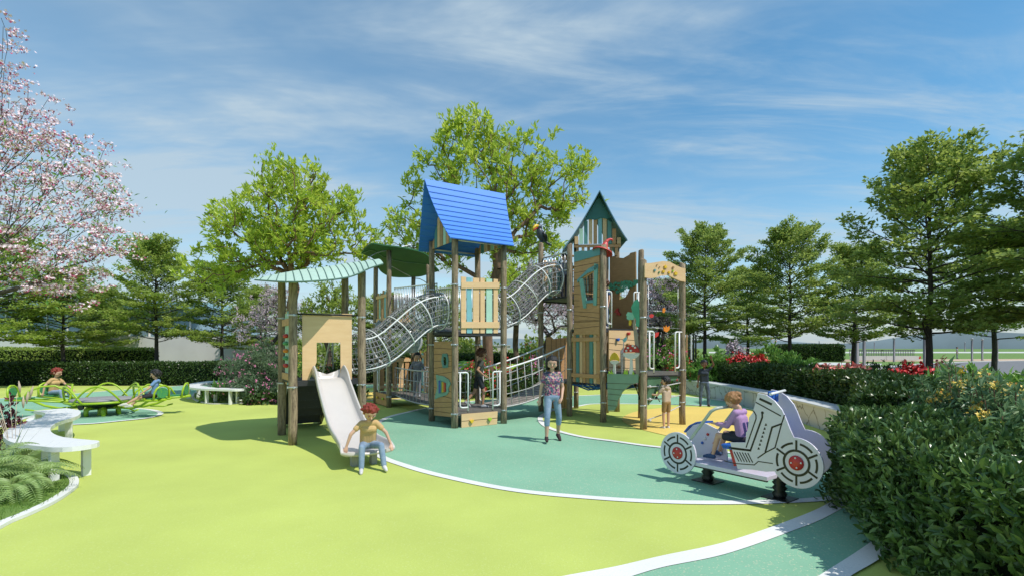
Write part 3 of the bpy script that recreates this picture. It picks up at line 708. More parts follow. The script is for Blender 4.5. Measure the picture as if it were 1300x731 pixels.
bush('oleander_bush', 'big grey green bush dotted with pink flowers behind the far bench', 'bush', (-8.15, 16.5, 0), 1.12, 1.85, 13000, .11, LEAF_N, m_lf_grey, [(m_pink, None)], 51, nf=190, fs=.055)
X, Y = gp(282, 505); bush('blade_clump', 'low clump of long pale blades inside the far bench', 'plant', (at(278,440,15.9)[0], 15.9, 0), .28, .35, 90, .42, LEAF_N, m_lf_broad, seed=52, up=1.6, ball=.1)
bush('flower_clump', 'low pink flowered ground plant in front of the oleander', 'plant', (at(332,440,15.4)[0], 15.4, 0), .5, .35, 1200, .12, LEAF_R, m_lf_hedge, [(m_pink, None)], 53, nf=40, fs=.06)
bush('flower_clump', 'low dark leafy plant under the far bench seat', 'plant', (at(272,440,16.9)[0], 16.9, 0), .4, .3, 1000, .12, LEAF_R, m_lf_hedge, [(m_pink, None)], 54, nf=10, fs=.05)
bush('flower_bush', 'yellow flowered bush seen behind the slide tower', 'bush', (at(381,440,15.6)[0], 15.6, 0), .55, 1.7, 2200, .10, LEAF_N, m_lf_broad, [(m_yflow, None)], 55, nf=40)
bush('flower_bush', 'red flowered bush seen through the slide tower', 'bush', (at(432,440,16.6)[0], 16.6, 0), .8, 1.35, 3000, .10, LEAF_R, m_lf_hedge, [(m_red, None)], 56, nf=50, fs=.08)
# red, coral and fresh green plants along the back of the marble wall
RB = 'flowering shrubs above the dark hedge'
bush('azalea', 'dark red flowering shrub behind the waving boy', 'shrub', (at(949,440,17.5)[0], 17.5, .75), .72, .62, 1500, .11, LEAF_R, m_lf_hedge, [(m_red, None)], 61, RB, nf=200, fs=.10, ftpl=LEAF_O, flowtop=True)
bush('azalea', 'coral pink flowering shrub above the hedge beside the lawn', 'shrub', (at(1068,440,12.3)[0], 12.3, .62), .74, .52, 1200, .11, LEAF_R, m_lf_hedge, [(m_coral, None)], 62, RB, nf=300, fs=.12, ftpl=LEAF_O, flowtop=True)
bush('azalea', 'bright red flowering shrub at the foot of the tallest layered tree', 'shrub', (at(1160,440,10.9)[0], 10.9, .5), .55, .72, 900, .10, LEAF_R, m_lf_hedge, [(m_red, None)], 63, RB, nf=190, fs=.10, ftpl=LEAF_O, flowtop=True)
bush('azalea', 'small red flowering shrub behind the trunk of the tallest layered tree', 'shrub', (at(1193,440,12.2)[0], 12.2, .5), .4, .72, 500, .10, LEAF_R, m_lf_hedge, [(m_coral, None)], 64, RB, nf=90, fs=.10, ftpl=LEAF_O, flowtop=True)
bush('azalea', 'lilac pink flowering shrub between green bushes behind the wall', 'shrub', (at(933,440,19.5)[0], 19.5, .7), .55, 1.1, 900, .11, LEAF_R, m_lf_hedge, [(m_lilac, None)], 65, RB, nf=140, fs=.1, flowtop=True)
GB_ = 'fresh green bushes behind the marble wall'
for i, (px, Z, r, h, lab) in enumerate(((908,18.6,.85,1.25,'fresh pale green bush beside the waving boy'), (975,18.0,.95,1.5,'fresh green bush topped with a few red flowers'), (1002,17,.8,1.2,'fresh green bush under the layered tree behind the car'), (1020,16,.75,1.0,'lower fresh green bush next to the coral flowers'))):
    bush('green_bush', lab, 'bush', (at(px,440,Z)[0], Z, .25), r, h, 2600, .19, LEAF_N2, m_lf_broad, [(m_coral, None)], 70+i, GB_, nf=8 if i == 1 else 0, fs=.1, up=.7)
bush('green_bush', 'dark rounded needle bush in front of the road', 'bush', (at(1130,440,12.6)[0], 12.6, .35), .95, .98, 9000, .10, LEAF_N, m_needle, seed=80, up=.9)
for i, (px, Z, r, h, lab) in enumerate(((1222,9.2,.65,1.15,'broad leaved plant beside the layered tree trunk'), (1255,8.6,.75,1.25,'tallest broad leaved plant in front of the road'), (1190,8.4,.6,.95,'broad leaved plant in front of the red flowers'), (1290,9.6,.7,1.3,'broad leaved plant behind the yellow flowers'), (1215,7.6,.6,.9,'lowest broad leaved plant behind the near hedge'))):
    bush('broad_leaf_plant', lab, 'plant', (at(px,440,Z)[0], Z, .0), r, h, 1100, .33, LEAF_O if i == 99 else LEAF_N2, m_lf_broad, seed=84+i, group='broad leaved plants by the road', up=.6, per=9)
# yellow flowering spurge at the edge
def spurge(label, loc, r, h, seed, stems=70):
    global rng; rng = np.random.default_rng(seed)
    t = thing('yellow_flower_shrub', label, 'shrub', loc, 0, 'yellow flowering shrubs above the near hedge')
    d = unit(rv(stems)); d[:, 2] = np.abs(d[:, 2])+.12; d = unit(d); tip = d*np.array((r, r, h))*rng.uniform(.75, 1.05, stems)[:, None]
    P0 = tip*np.array((.25,.25,0)); v, f = tubes(P0, tip, np.full(stems, .009), np.full(stems, .005), 5); npmesh('stem', v, f, m_barkr, t)
    q = 46; tt = rng.uniform(.45, 1.0, (stems, q, 1)); Pn = (P0[:, None]+(tip-P0)[:, None]*tt).reshape(-1, 3); Dn = np.repeat(unit(tip-P0), q, 0); n = len(Pn)
    lv = scatter(LEAF_N, Pn, unit(Dn*.45+rv(n, .8)), unit(Dn+rv(n, .3)), .135*rng.uniform(.7, 1.2, n)); npmesh('foliage', lv[0], lv[1], m_lf_spike, t)
    sel = tip[rng.uniform(0, 1, stems) < .42]; Fp = (sel[:, None, :]+rng.normal(0, .028, (len(sel), 12, 3))).reshape(-1, 3)+np.array((0,0,.03)); n = len(Fp)
    fv = scatter(FLOWER, Fp, unit(rv(n)), unit(rv(n, .5)+np.array((0,-.3,.8))), .050*rng.uniform(.7, 1.2, n)); npmesh('blossoms', fv[0], fv[1], m_yflow, t)
    Fp = Fp[::5]+np.array((0,-.004,.012)); n = len(Fp); fv = scatter(FLOWER, Fp, unit(rv(n)), unit(rv(n, .5)+np.array((0,-.3,.8))), .022); npmesh('blossoms', fv[0], fv[1], m_orange, t)
    return t
spurge('yellow flowering shrub at the corner above the near hedge', (5.05,5.7,.2), .72, 1.32, 91, 100)
spurge('yellow flowering shrub half cut off at the edge of the view', (4.72,4.85,.2), .55, 1.25, 92, 80)
spurge('lower yellow flowering shrub beside the broad leaved plants', (6.35,6.6,.3), .6, 1.1, 93, 55)
spurge('nearest yellow flowering shrub rising over the top of the near hedge', (4.42,4.5,.2), .42, 1.12, 94, 60)
# flower garden behind the rope bridge
for i, (px, Z, r, h, mm, lab) in enumerate(((610,17.5,.6,1.25,m_red,'red flowering bush behind the running boy'), (640,17.8,.5,1.1,m_red,'red flowering bush at the end of the rope bridge'), (596,18.5,.5,1.0,m_coral,'coral flowering bush behind the blue roofed tower'), (672,20.5,.6,1.7,m_red,'tall red flowering bush far beyond the rope bridge'), (683,19,.45,1.2,m_pink,'pink flowering plant beyond the rope bridge'), (840,20.5,1.1,1.9,m_pink,'pink flowering bush beyond the white gate rails'), (862,19.5,.5,1.6,m_red,'red flowering bush beside the tall wooden post'))):
    bush('flower_bush', lab, 'bush', (at(px,440,Z)[0], Z, 0), r, h, 1500, .11, LEAF_R, m_lf_broad, [(mm, None)], 100+i, 'flowering bushes of the back garden', nf=110, fs=.085)
for i, (px, Z, r, h, ml, lab) in enumerate(((662,17.2,.8,1.05,m_lf_hedge,'round dark green shrub under the rope bridge'), (690,18,.7,.9,m_lf_hedge,'round dark green shrub behind the walking girl'), (645,18.5,.55,.8,m_lf_yel,'lime coloured shrub behind the rope bridge'), (675,21,.9,1.2,m_lf_yel,'larger lime coloured shrub at the back'), (588,17.0,.5,.95,m_lf_hedge,'round dark shrub behind the lower white rails'))):
    bush('round_shrub', lab, 'shrub', (at(px,440,Z)[0], Z, 0), r, h, 3600, .085, LEAF_R, ml, seed=120+i, group='round shrubs of the back garden')
for i, (px, Z, r, h, lab) in enumerate(((700,27,2.2,2.6,'wide leafy thicket behind the rope bridge'), (775,27,2.2,2.5,'wide leafy thicket behind the green roofed tower'), (850,26,2.0,2.4,'wide leafy thicket behind the wooden banner'), (510,27,2.2,2.3,'wide leafy thicket behind the grey net tunnel'), (590,28,2.4,2.4,'wide leafy thicket behind the blue roofed tower'), (400,26,2.2,2.3,'wide leafy thicket behind the slide tower'))):
    bush('thicket', lab, 'bush', (at(px,440,Z)[0], Z, 0), r, h, 7000, .17, LEAF_R, m_lf_mapled, seed=130+i, group='leafy thickets at the back')

# ---- ferns and grasses in the near bed
def fern(label, loc, n, ln, seed, rise=.55):
    global rng; rng = np.random.default_rng(seed); P = []; D = []; Nn = []; S = []; T0 = []; T1_ = []; R_ = []
    for i in range(n):
        az = i*2.399+rng.uniform(-.3,.3); el = R(rng.uniform(48, 84)); l = ln*rng.uniform(.7, 1.1); k = 27; p = np.zeros(3); d = np.array((math.cos(az)*math.cos(el), math.sin(az)*math.cos(el), math.sin(el)))
        for j in range(k):
            q = p+d*l/k; T0.append(p); T1_.append(q); R_.append(.0045*(1-j/k)+.001); p = q
            d = unit(d+np.array((math.cos(az)*.03, math.sin(az)*.03, -.085*(.4+j/k)))); side = unit(np.cross(d, (0,0,1.))); nn = np.cross(side, d)
            if j > 3:
                w = math.sin(math.pi*min(1, (j-2)/(k-1)*.85+.12))**.8*.135*ln/.8
                for s_ in (-1, 1): P.append(p); D.append(side*s_+d*.35-nn*.12); Nn.append(nn); S.append(w)
    t = thing('fern', label, 'fern', loc, 0, 'ferns in the near bed')
    v, f = tubes(np.array(T0), np.array(T1_), np.array(R_), np.array(R_)*.9, 4); npmesh('stem', v, f, m_lf_fern, t)
    tp = (LEAF_N[0]*np.array((.60,1,1)), LEAF_N[1]); v, f = scatter(tp, np.array(P), unit(np.array(D)), np.array(Nn), np.array(S)); npmesh('fronds', v, f, m_lf_fern, t)
fern('large fern arching over the kerb of the near bed', (-5.62,5.75,.03), 22, .78, 201)
fern('fern beside the bench legs in the near bed', (-6.05,6.2,.03), 18, .74, 202)
fern('small fern close to the curled fronds', (-5.85,5.4,.03), 18, .78, 203)
fern('pale fern half out of the view in the near bed', (-6.0,5.7,.03), 20, .95, 204)
fern('fern at the back of the near bed behind the bench', (-6.4,6.3,.03), 16, .75, 205)
fern('small leafy fern under the curve of the near bench', (at(62,440,9.0)[0], 9.0, .01), 12, .3, 206)
def grass_clump(name, label, loc, n, ln, m, seed, group=None, wd=.05):
    global rng; rng = np.random.default_rng(seed); t = thing(name, label, 'grass', loc, 0, group)
    P = rng.normal(0, .07, (n, 3))*np.array((1,1,0)); az = rng.uniform(0, 6.28, n); el = rng.uniform(.5, 1.45, n); tilt = np.stack([np.cos(az)*np.cos(el), np.sin(az)*np.cos(el), np.sin(el)], 1)
    tp = (np.array([(-wd/2,0,0),(wd/2,0,0),(wd*.4,.5,.03),(-wd*.4,.5,.03),(0,1,-.12)]), np.array([(0,1,2),(0,2,3),(3,2,4)]))
    v, f = scatter(tp, P, tilt, unit(np.stack([-np.cos(az), -np.sin(az), np.full(n, 1.)], 1)), ln*rng.uniform(.5, 1.1, n)); npmesh('blades', v, f, m, t)
grass_clump('ornamental_grass', 'thin pale ornamental grass standing before the near bench', (-5.95,5.95,.03), 45, .85, m_lf_grey, 211, wd=.018)
m_plume = mat('buff_plume', (.45,.36,.27), .9, var=.1)
t = thing('pampas_grass', 'buff plumed grass stalks beside the near bench', 'grass', (-6.75,6.95,.03))
pm = MB()
for i in range(7):
    a = rnd.uniform(-.25,.3); b = rnd.uniform(-.2,.2); l = rnd.uniform(.7, 1.05)
    pm.tube([(a*.2,b*.2,0),(a*.5,b*.5,l*.6),(a,b,l)], .004, 4)
pm.build('stem', m_plume, t)
for i in range(7): pass
rng = np.random.default_rng(5); pl = MB()
for k, l in enumerate((1.0,.92,.85,1.05)):
    a, b = .3-.14*k, .1*k-.1; pl.tube([(a,b,l-.02),(a*1.05,b,l+.06),(a*1.15,b,l+.15)], [.006,.018,.004], 6)
pl.build('plume', m_plume, t)
bush('red_leaf_shrub', 'dark red leaved shrub at the edge beside the near bench', 'shrub', (at(-14,440,7.9)[0], 7.9, 0), .4, 1.0, 1000, .10, LEAF_N2, mat('red_leaves', (.13,.02,.03), .5, island=.4), seed=220)
def grass_field(name, poly, n, ln, m, seed, z):
    global rng; rng = np.random.default_rng(seed); A = np.array(poly); lo_, hi_ = A.min(0), A.max(0); P = []
    from mathutils.geometry import intersect_point_tri_2d
    while len(P) < n:
        q = rng.uniform(lo_, hi_); c = False; j = len(A)-1
        for i in range(len(A)):
            if (A[i][1] > q[1]) != (A[j][1] > q[1]) and q[0] < (A[j][0]-A[i][0])*(q[1]-A[i][1])/(A[j][1]-A[i][1])+A[i][0]: c = not c
            j = i
        if c: P.append((*q, z))
    P = np.array(P); tp = (np.array([(-.05,0,0),(.05,0,0),(0,1,-.1)]), np.array([(0,1,2)]))
    v, f = scatter(tp, P, unit(rv(n, .35)+np.array((0,0,1.))), unit(rv(n)), ln*rng.uniform(.5, 1.2, n))
    o = npmesh(name, v, f, m); o['kind'] = 'stuff'; return o
m_grass = leafmat('grass_blades', (.10,.20,.03), (.22,.33,.06), .6, .3)
grass_field('grass', FB, 9000, .07, m_grass, 301, .025); grass_field('grass', OB, 9000, .09, m_grass, 302, .02); grass_field('grass', GB, 5000, .1, m_grass, 303, .02)
# ============================================================ play towers
TH = math.atan2(.6440, 1.0108); S = 1.1985
UH = (math.cos(TH), math.sin(TH)); VH = (-math.sin(TH), math.cos(TH))
def W(o, x, y): return (o[0]+UH[0]*x+VH[0]*y, o[1]+UH[1]*x+VH[1]*y)
def tf(o, off, pts): 
    """pixels on a tower's front plane (local y = off) -> (x, h)"""
    q = W(o, 0, off); return [trace(px, py, q, UH) for px, py in pts]
def ts(o, off, pts):
    """pixels on a tower's side plane (local x = off) -> (y, h)"""
    q = W(o, off, 0); return [trace(px, py, q, VH) for px, py in pts]
def post_mat():
    m, nt, b = newmat('weathered_post'); N = nt.nodes; L = nt.links
    tc = N.new('ShaderNodeTexCoord'); mp = N.new('ShaderNodeMapping'); mp.inputs['Scale'].default_value = (14,14,1.6); L.new(tc.outputs['Object'], mp.inputs[0])
    nz = N.new('ShaderNodeTexNoise'); nz.inputs['Scale'].default_value = 2.2; nz.inputs['Detail'].default_value = 10; nz.inputs['Roughness'].default_value = .7; L.new(mp.outputs[0], nz.inputs['Vector'])
    rp = N.new('ShaderNodeValToRGB'); e = rp.color_ramp.elements; e[0].position = .33; e[0].color = (.085,.058,.038,1); e[1].position = .68; e[1].color = (.44,.34,.225,1)
    L.new(nz.outputs['Fac'], rp.inputs[0])
    mp2 = N.new('ShaderNodeMapping'); mp2.inputs['Scale'].default_value = (5,5,2.2); L.new(tc.outputs['Object'], mp2.inputs[0])
    vn = N.new('ShaderNodeTexVoronoi'); vn.inputs['Scale'].default_value = 5; L.new(mp2.outputs[0], vn.inputs['Vector'])
    mr = N.new('ShaderNodeMapRange'); mr.inputs['From Min'].default_value = 0; mr.inputs['From Max'].default_value = .35; mr.inputs['To Min'].default_value = .55; mr.inputs['To Max'].default_value = 1; L.new(vn.outputs['Distance'], mr.inputs[0])
    mx = N.new('ShaderNodeMix'); mx.data_type = 'RGBA'; mx.blend_type = 'MULTIPLY'; mx.inputs['Factor'].default_value = 1; L.new(rp.outputs[0], mx.inputs['A']); L.new(mr.outputs[0], mx.inputs['B'])
    L.new(mx.outputs['Result'], b.inputs['Base Color']); b.inputs['Roughness'].default_value = .9
    bp = N.new('ShaderNodeBump'); bp.inputs['Strength'].default_value = .9; bp.inputs['Distance'].default_value = .012; L.new(nz.outputs['Fac'], bp.inputs['Height']); L.new(bp.outputs[0], b.inputs['Normal'])
    return m
m_post = post_mat()
m_wood = mat('larch_board', (.48,.26,.115), .55, col2=(.58,.335,.155), scale=5, stretch=(1,1,6), bump=.15)
m_sand = mat('sand_board', (.68,.45,.235), .5, col2=(.74,.51,.28), scale=3, stretch=(1,1,5), bump=.08)
m_brown = mat('brown_board', (.33,.20,.09), .55, col2=(.40,.25,.12), scale=5, stretch=(1,1,6), bump=.12)
m_groove = mat('board_groove', (.07,.045,.025), .8)
m_tealb = mat('teal_board', (.10,.27,.25), .45, var=.08)
m_tealc = mat('teal_blue_board', (.13,.33,.36), .45, var=.08)
m_mint = mat('mint_board', (.40,.62,.50), .45, var=.06)
m_aqua = mat('aqua_board', (.20,.45,.50), .45, var=.06)
m_greenb = mat('sage_board', (.16,.29,.20), .5, var=.08)
m_roofgreen = mat('deep_teal_roof', (.03,.155,.14), .45, var=.12, scale=3)
m_roofblue = mat('blue_roof_board', (.045,.215,.74), .55, var=.05, scale=3)
m_lapshade = mat('blue_lap_shade', (.02,.09,.36), .6)
m_steel = mat('galvanised_steel', (.55,.56,.58), .35, metal=.7, var=.08)
m_pipe = mat('white_pipe', (.78,.78,.78), .35, var=.03)
m_rope = mat('grey_rope', (.23,.23,.24), .8, var=.2, scale=60)
m_ropel = mat('pale_rope', (.50,.50,.50), .8, var=.2, scale=60)
m_deck = mat('dark_deck', (.03,.03,.033), .6, var=.3)
m_deckg = mat('grey_deck', (.13,.12,.11), .7, var=.15, stretch=(1,8,1))
m_black = mat('black_steel', (.012,.014,.014), .35, var=.2)
m_slide = mat('slide_plastic', (.57,.53,.50), .3, var=.02)
m_leafroof = mat('leaf_green_roof', (.035,.13,.045), .5, var=.12, scale=2.5)
m_palegreen = mat('pale_green_roof', (.52,.70,.58), .45, var=.05)
m_palegap = mat('roof_seam', (.10,.19,.15), .6)
m_redp = mat('red_panel', (.50,.035,.03), .4, var=.1); m_yelp = mat('yellow_panel', (.72,.47,.03), .4, var=.1); m_bluep = mat('blue_panel', (.02,.11,.45), .35, var=.1)
m_orap = mat('orange_panel', (.70,.22,.02), .4, var=.1); m_limep = mat('lime_panel', (.35,.55,.05), .4, var=.1); m_grn = mat('leaf_panel', (.08,.30,.14), .4, var=.15)
m_white2 = mat('white_panel', (.72,.71,.68), .4, var=.04); m_greyp = mat('grey_panel', (.32,.32,.33), .4, var=.05)
m_grncut = mat('foliage_panel', (.08,.38,.24), .45, var=.15); m_dkteal = mat('dark_teal_net', (.02,.12,.30), .6, var=.3)
m_glass = mat('smoky_bubble', (.16,.18,.19), .15, var=.1, spec=.8)
m_clear = mat('silver_bubble', (.42,.44,.46), .12, var=.1, spec=.9)

def post(t, x, y, h, r=.069, brackets=()):
    mb = MB(); k = 9; pts = []; rr = []
    for i in range(k+1):
        z = -.05+(h+.05)*i/k; pts.append((x+rnd.uniform(-.006,.006), y+rnd.uniform(-.006,.006), z)); rr.append(r*rnd.uniform(.95,1.04)*(1.04-.06*i/k))
    mb.tube(pts+[(x, y, h+.012)], rr+[r*.80], 14); p = mb.build('post', m_post, t)
    for z in brackets[::2][:3]:
        b = MB().lathe([(r*1.0,z-.014),(r*1.07,z-.012),(r*1.07,z+.012),(r*1.0,z+.014)], (x, y, 0), 12)
        b.box(x-r*1.15-.012, x-r*1.0, y-.012, y+.012, z-.018, z+.018).box(x-.012, x+.012, y-r*1.15-.012, y-r*1.0, z-.018, z+.018)
        b.build('bracket', m_steel, p)
    return p
def board(t, name, loop, off, m, axis='y', th=.025, holes=(), grooves=(), side=-1, label=None, gm=None):
    """a flat panel on a plane; side = which way its outer face looks (-1 towards the viewer's side)"""
    a, b = off, off+th*(-side)
    mb = MB().prism(loop, min(a, b), max(a, b), axis, holes); o = mb.build(name, m, t)
    if grooves:
        g = MB()
        for (p, q) in grooves:
            d = Vector((q[0]-p[0], q[1]-p[1])).normalized(); n = Vector((-d.y, d.x))*.0045
            lp = [(p[0]+n.x, p[1]+n.y), (q[0]+n.x, q[1]+n.y), (q[0]-n.x, q[1]-n.y), (p[0]-n.x, p[1]-n.y)]
            g.prism(lp, off+side*.003, off+side*.0005, axis)
        g.build('groove', gm or m_groove, o)
    return o
def rectl(x0, x1, z0, z1): return [(x0,z0),(x1,z0),(x1,z1),(x0,z1)]
def slats(t, axis, off, u0, u1, z0, z1, cols, rails=(.12,.88), side=-1, jag=.05, fill=.72, name='fence_panel', railm=None, th=.022):
    """vertical boards between two rails: panel > slat"""
    mb = MB(); rz_ = [z0+(z1-z0)*f for f in rails]
    mb.prism(rectl(u0, u1, rz_[0]-.045, rz_[0]+.045), off+side*.001, off+side*.03, axis)
    p = mb.build(name, railm or m_sand, t, bevel=.004)
    MB().prism(rectl(u0, u1, rz_[1]-.045, rz_[1]+.045), off+side*.001, off+side*.03, axis).build('crossrail', railm or m_sand, p, bevel=.004); n = len(cols); w_ = (u1-u0)/n
    for i, c in enumerate(cols):
        a = u0+w_*(i+.5)-w_*fill/2*rnd.uniform(.85,1.15); b = a+w_*fill*rnd.uniform(.9,1.1); zt = z1+rnd.uniform(-jag,jag); q = rnd.uniform(-.015,.015)
        MB().prism([(a,z0+rnd.uniform(-jag,jag)*.3),(b,z0),(b,zt+q),(a,zt-q)], min(off, off-side*th), max(off, off-side*th), axis).build('slat', c, p)
    return p
def uloop(t, ax, off, a, b, z0, z1, foot=True, r=.017, rad=.05, name='grab_rail'):
    """white pipe loop: a = post side, b = free side"""
    s_ = 1 if b > a else -1
    P = lambda u, z: (u, off, z) if ax == 'y' else (off, u, z)
    pts = [P(a-s_*.06, z1)]+[P(b-s_*rad+s_*rad*math.sin(x), z1-rad+rad*math.cos(x)) for x in np.linspace(0, math.pi/2, 5)]+[P(b, z0)]
    i = a+s_*.02
    pt2 = [P(i, z1)]+[P(i, z0+.16)]+[P(i+s_*(1-math.cos(x))*.06, z0+.13-.05*math.sin(x)) for x in np.linspace(0, math.pi/2, 4)]+[P(b, z0+.08)]
    return MB().tube(pts, r, 8).tube(pt2, r, 8).build(name, m_pipe, t)
def railing(t, p0, p1, h0, h1, n, m=None, r=.014, name='guard_rail'):
    """vertical bars between two rails; p0, p1 = local (x, y, z of the foot)"""
    p0, p1 = Vector(p0), Vector(p1); mb = MB()
    mb.tube([p0+Vector((0,0,h1)), p1+Vector((0,0,h1))], r*1.3, 8).tube([p0+Vector((0,0,h0)), p1+Vector((0,0,h0))], r, 8)
    for i in range(n+1):
        q = p0.lerp(p1, i/n); mb.tube([q+Vector((0,0,h0)), q+Vector((0,0,h1))], r*.7, 6)
    return mb.build(name, m or m_pipe, t)
def deckp(t, x0, x1, y0, y1, z, name='deck', m=None):
    mb = MB().box(x0, x1, y0, y1, z-.05, z); 
    mb.box(x0-.01, x1+.01, y0-.012, y0+.02, z-.085, z-.004).box(x0-.01, x1+.01, y1-.02, y1+.012, z-.085, z-.004)
    return mb.build(name, m or m_deck, t)

# ---------------------------------------------------------------- slide tower
O1 = (-3.813, 8.911)
t1 = thing('slide_tower', 'low timber post tower with the pale slide and wavy pale green canopy', 'play tower', (*O1, 0), TH, 'timber play towers')
for x, y, h in ((0,0,2.84),(0,S,3.0),(S,0,3.10),(S,S,3.12)): post(t1, x, y, h, .073, (1.0,1.5,2.25))
deckp(t1, .0, S, .0, S, 1.1)
o, h = (ts, tf)
pf = tf(O1, .06, [(383.8,397),(446.7,398),(446.7,482),(432.5,482),(432.2,434.4),(402,434.4),(402,459),(392.5,482),(383.8,482)])
board(t1, 'arch_panel', pf, .06, m_sand, th=.02)
MB().tube([(.03,.03,2.28),(S-.03,.03,2.28)], .015, 8).tube([(.03,.03,1.3),(.03,.03,1.0)], .01, 6).build('cross_bar', m_black, t1)
# counting panel on the near side
pb = board(t1, 'counting_panel', [(.36,1.05),(.84,1.05),(.84,2.32),(.36,2.32)], .0, m_mint, 'x', th=.02, side=-1)
for (a, b, c) in ((.28,.40,m_aqua),(.44,.56,m_sand),(.62,.74,m_aqua),(.80,.92,m_sand)): MB().prism([(a,1.0),(b,1.0),(b,2.36),(a,2.36)], .022, .04, 'x').build('slat', c, pb)
for z in (1.16,2.15): MB().prism([(.2,z-.06),(1.0,z-.06),(1.0,z+.06),(.2,z+.06)], -.03, -.004, 'x').build('cross_board', m_wood, pb)
for i, c in enumerate((m_redp, m_grn, m_orap, m_grn, m_redp)):
    z = 1.36+i*.135; b = MB().tube([(-.03,.36,z),(-.03,.84,z)], .006, 6)
    for q in range(3): b.lathe([(.006,-.03),(.035,-.02),(.04,0),(.035,.02),(.006,.03)], (-.03, .5+.065*q+.03*(i % 2), z), 10, 'y')
    b.build('bead_row', c, pb)
# slide
sl = MB(); path = spline([(-.12,1.13),(.06,1.13),(.22,1.08),(.5,.88),(.9,.60),(1.35,.36),(1.8,.25),(2.15,.22),(2.42,.21)], 6)
secs = []
for i, (d, z) in enumerate(path):
    f = i/(len(path)-1); wd = .235+.05*f+(.07*max(0, (f-.75)/.25)**1.0); hw = .15-.02*f; th = .035
    e = max(0, 1-abs(d-.05)/.28); hw += .10*e*(1 if d > -.05 else .5)
    if f > .93: hw *= max(.25, 1-(f-.93)/.07*.8)
    a = path[max(0, i-1)]; b = path[min(len(path)-1, i+1)]; tx, tz = b[0]-a[0], b[1]-a[1]; l = math.hypot(tx, tz); nx, nz = -tz/l*-1, tx/l   # normal of the bed
    nx, nz = -tz/l, tx/l
    pr = [(-wd-th,-.03),(-wd-th*1.3,hw*.8),(-wd-th,hw),(-wd-th*.2,hw*1.03),(-wd,hw*.85),(-wd+.015,.03),(-wd+.06,0),(0,-.004),(wd-.06,0),(wd-.015,.03),(wd,hw*.85),(wd+th*.2,hw*1.03),(wd+th,hw),(wd+th*1.3,hw*.8),(wd+th,-.03),(0,-.04)]
    secs.append([(S/2+.0+u, -(d+nx*v), z+nz*v) for u, v in pr])
n = len(secs[0]); vs = [p for s_ in secs for p in s_]
fs = [(i*n+j, i*n+(j+1) % n, (i+1)*n+(j+1) % n, (i+1)*n+j) for i in range(len(secs)-1) for j in range(n)]+[tuple(range(n))[::-1], tuple((len(secs)-1)*n+j for j in range(n))]
slide = sl.add(vs, fs, True).build('slide', m_slide, t1)
sb = slide.modifiers.new('s', 'SUBSURF'); sb.levels = 1; sb.render_levels = 1
MB().box(S/2-.18, S/2-.10, -2.22, -2.10, -.02, .19).box(S/2+.10, S/2+.18, -2.22, -2.10, -.02, .19).build('slide_foot', m_greyp, slide)
# stair behind
st = MB()
for i in range(6):
    z = 1.1-(i+1)*.175; y = S+.02+i*.2; st.box(.16, .92, y, y+.22, z, z+.03); st.box(.16, .92, y+.0, y+.015, z+.0305, z+.17)
st.build('stair', m_black, t1)
MB().prism([(S,1.12),(S,.85),(S+1.1,0),(S+1.35,0),(S+1.28,.18)], .10, .155, 'x').prism([(S,1.12),(S,.85),(S+1.1,0),(S+1.35,0),(S+1.28,.18)], .925, .98, 'x').build('stair_side', m_black, t1)
for x in (.10,.96): MB().tube([(x,S+.02,1.25),(x,S+.05,1.9),(x,S+.25,1.85),(x,S+1.15,.9),(x,S+1.2,.05)], .018, 8).build('stair_rail', m_steel, t1)
# canopy, a wavy sheet that tilts to the front
inv = lambda p: ((p[0]-O1[0])*UH[0]+(p[1]-O1[1])*UH[1], (p[0]-O1[0])*VH[0]+(p[1]-O1[1])*VH[1], p[2])
fr = [(323.5,354.2,9.6),(340,355.5,9.0),(363,356.7,8.42),(385,356.4,8.36),(406,355,8.45),(425,353.4,8.7),(443,350.5,9.08),(456,346,9.15),(468,340,9.25),(486.5,334,9.35)]
bk = [(324.5,353.6,9.9),(345,349.2,10.3),(363,345.6,10.5),(380,342.6,10.7),(400,340.6,10.85),(418,338,10.95),(433,335.4,11.05),(448,333.2,11.15),(462,331.6,11.25),(477.5,330.2,11.3)]
F_ = spline([inv(at(*p)) for p in fr], 4); B_ = spline([inv(at(*p)) for p in bk], 4); n = len(F_)
cm = MB(); NV = 5; vs = []
for lay in (0, .03):
    for i in range(n):
        for j in range(NV+1):
            q = np.array(F_[i])*(1-j/NV)+np.array(B_[i])*(j/NV); vs.append((q[0], q[1], q[2]-lay-.0+.05*math.sin(math.pi*j/NV)*(i/n)))
m_ = NV+1; K = n*m_; fs = []
for i in range(n-1):
    for j in range(NV): a = i*m_+j; fs += [(a, a+1, a+m_+1, a+m_), (a+K, a+m_+K, a+m_+1+K, a+1+K)]
    fs += [(i*m_, (i+1)*m_, (i+1)*m_+K, i*m_+K), (i*m_+NV, i*m_+NV+K, (i+1)*m_+NV+K, (i+1)*m_+NV)]
fs += [tuple([j for j in range(m_)]+[K+j for j in range(m_)][::-1]), tuple([(n-1)*m_+j for j in range(m_)][::-1]+[K+(n-1)*m_+j for j in range(m_)])]
cm.add(vs, fs, False); can = cm.build('canopy', m_palegreen, t1)
g = MB()
for i in range(2, n-1, 2):
    a = np.array(vs[i*m_]); b = np.array(vs[i*m_+NV]); pl_ = [Vector(vs[i*m_+j])+Vector((0,0,.004)) for j in range(NV+1)]
    g.tube(pl_, .009, 4)
g.tube([Vector(p)+Vector((0,0,-.015)) for p in F_], .014, 5).build('seam', m_palegap, can)

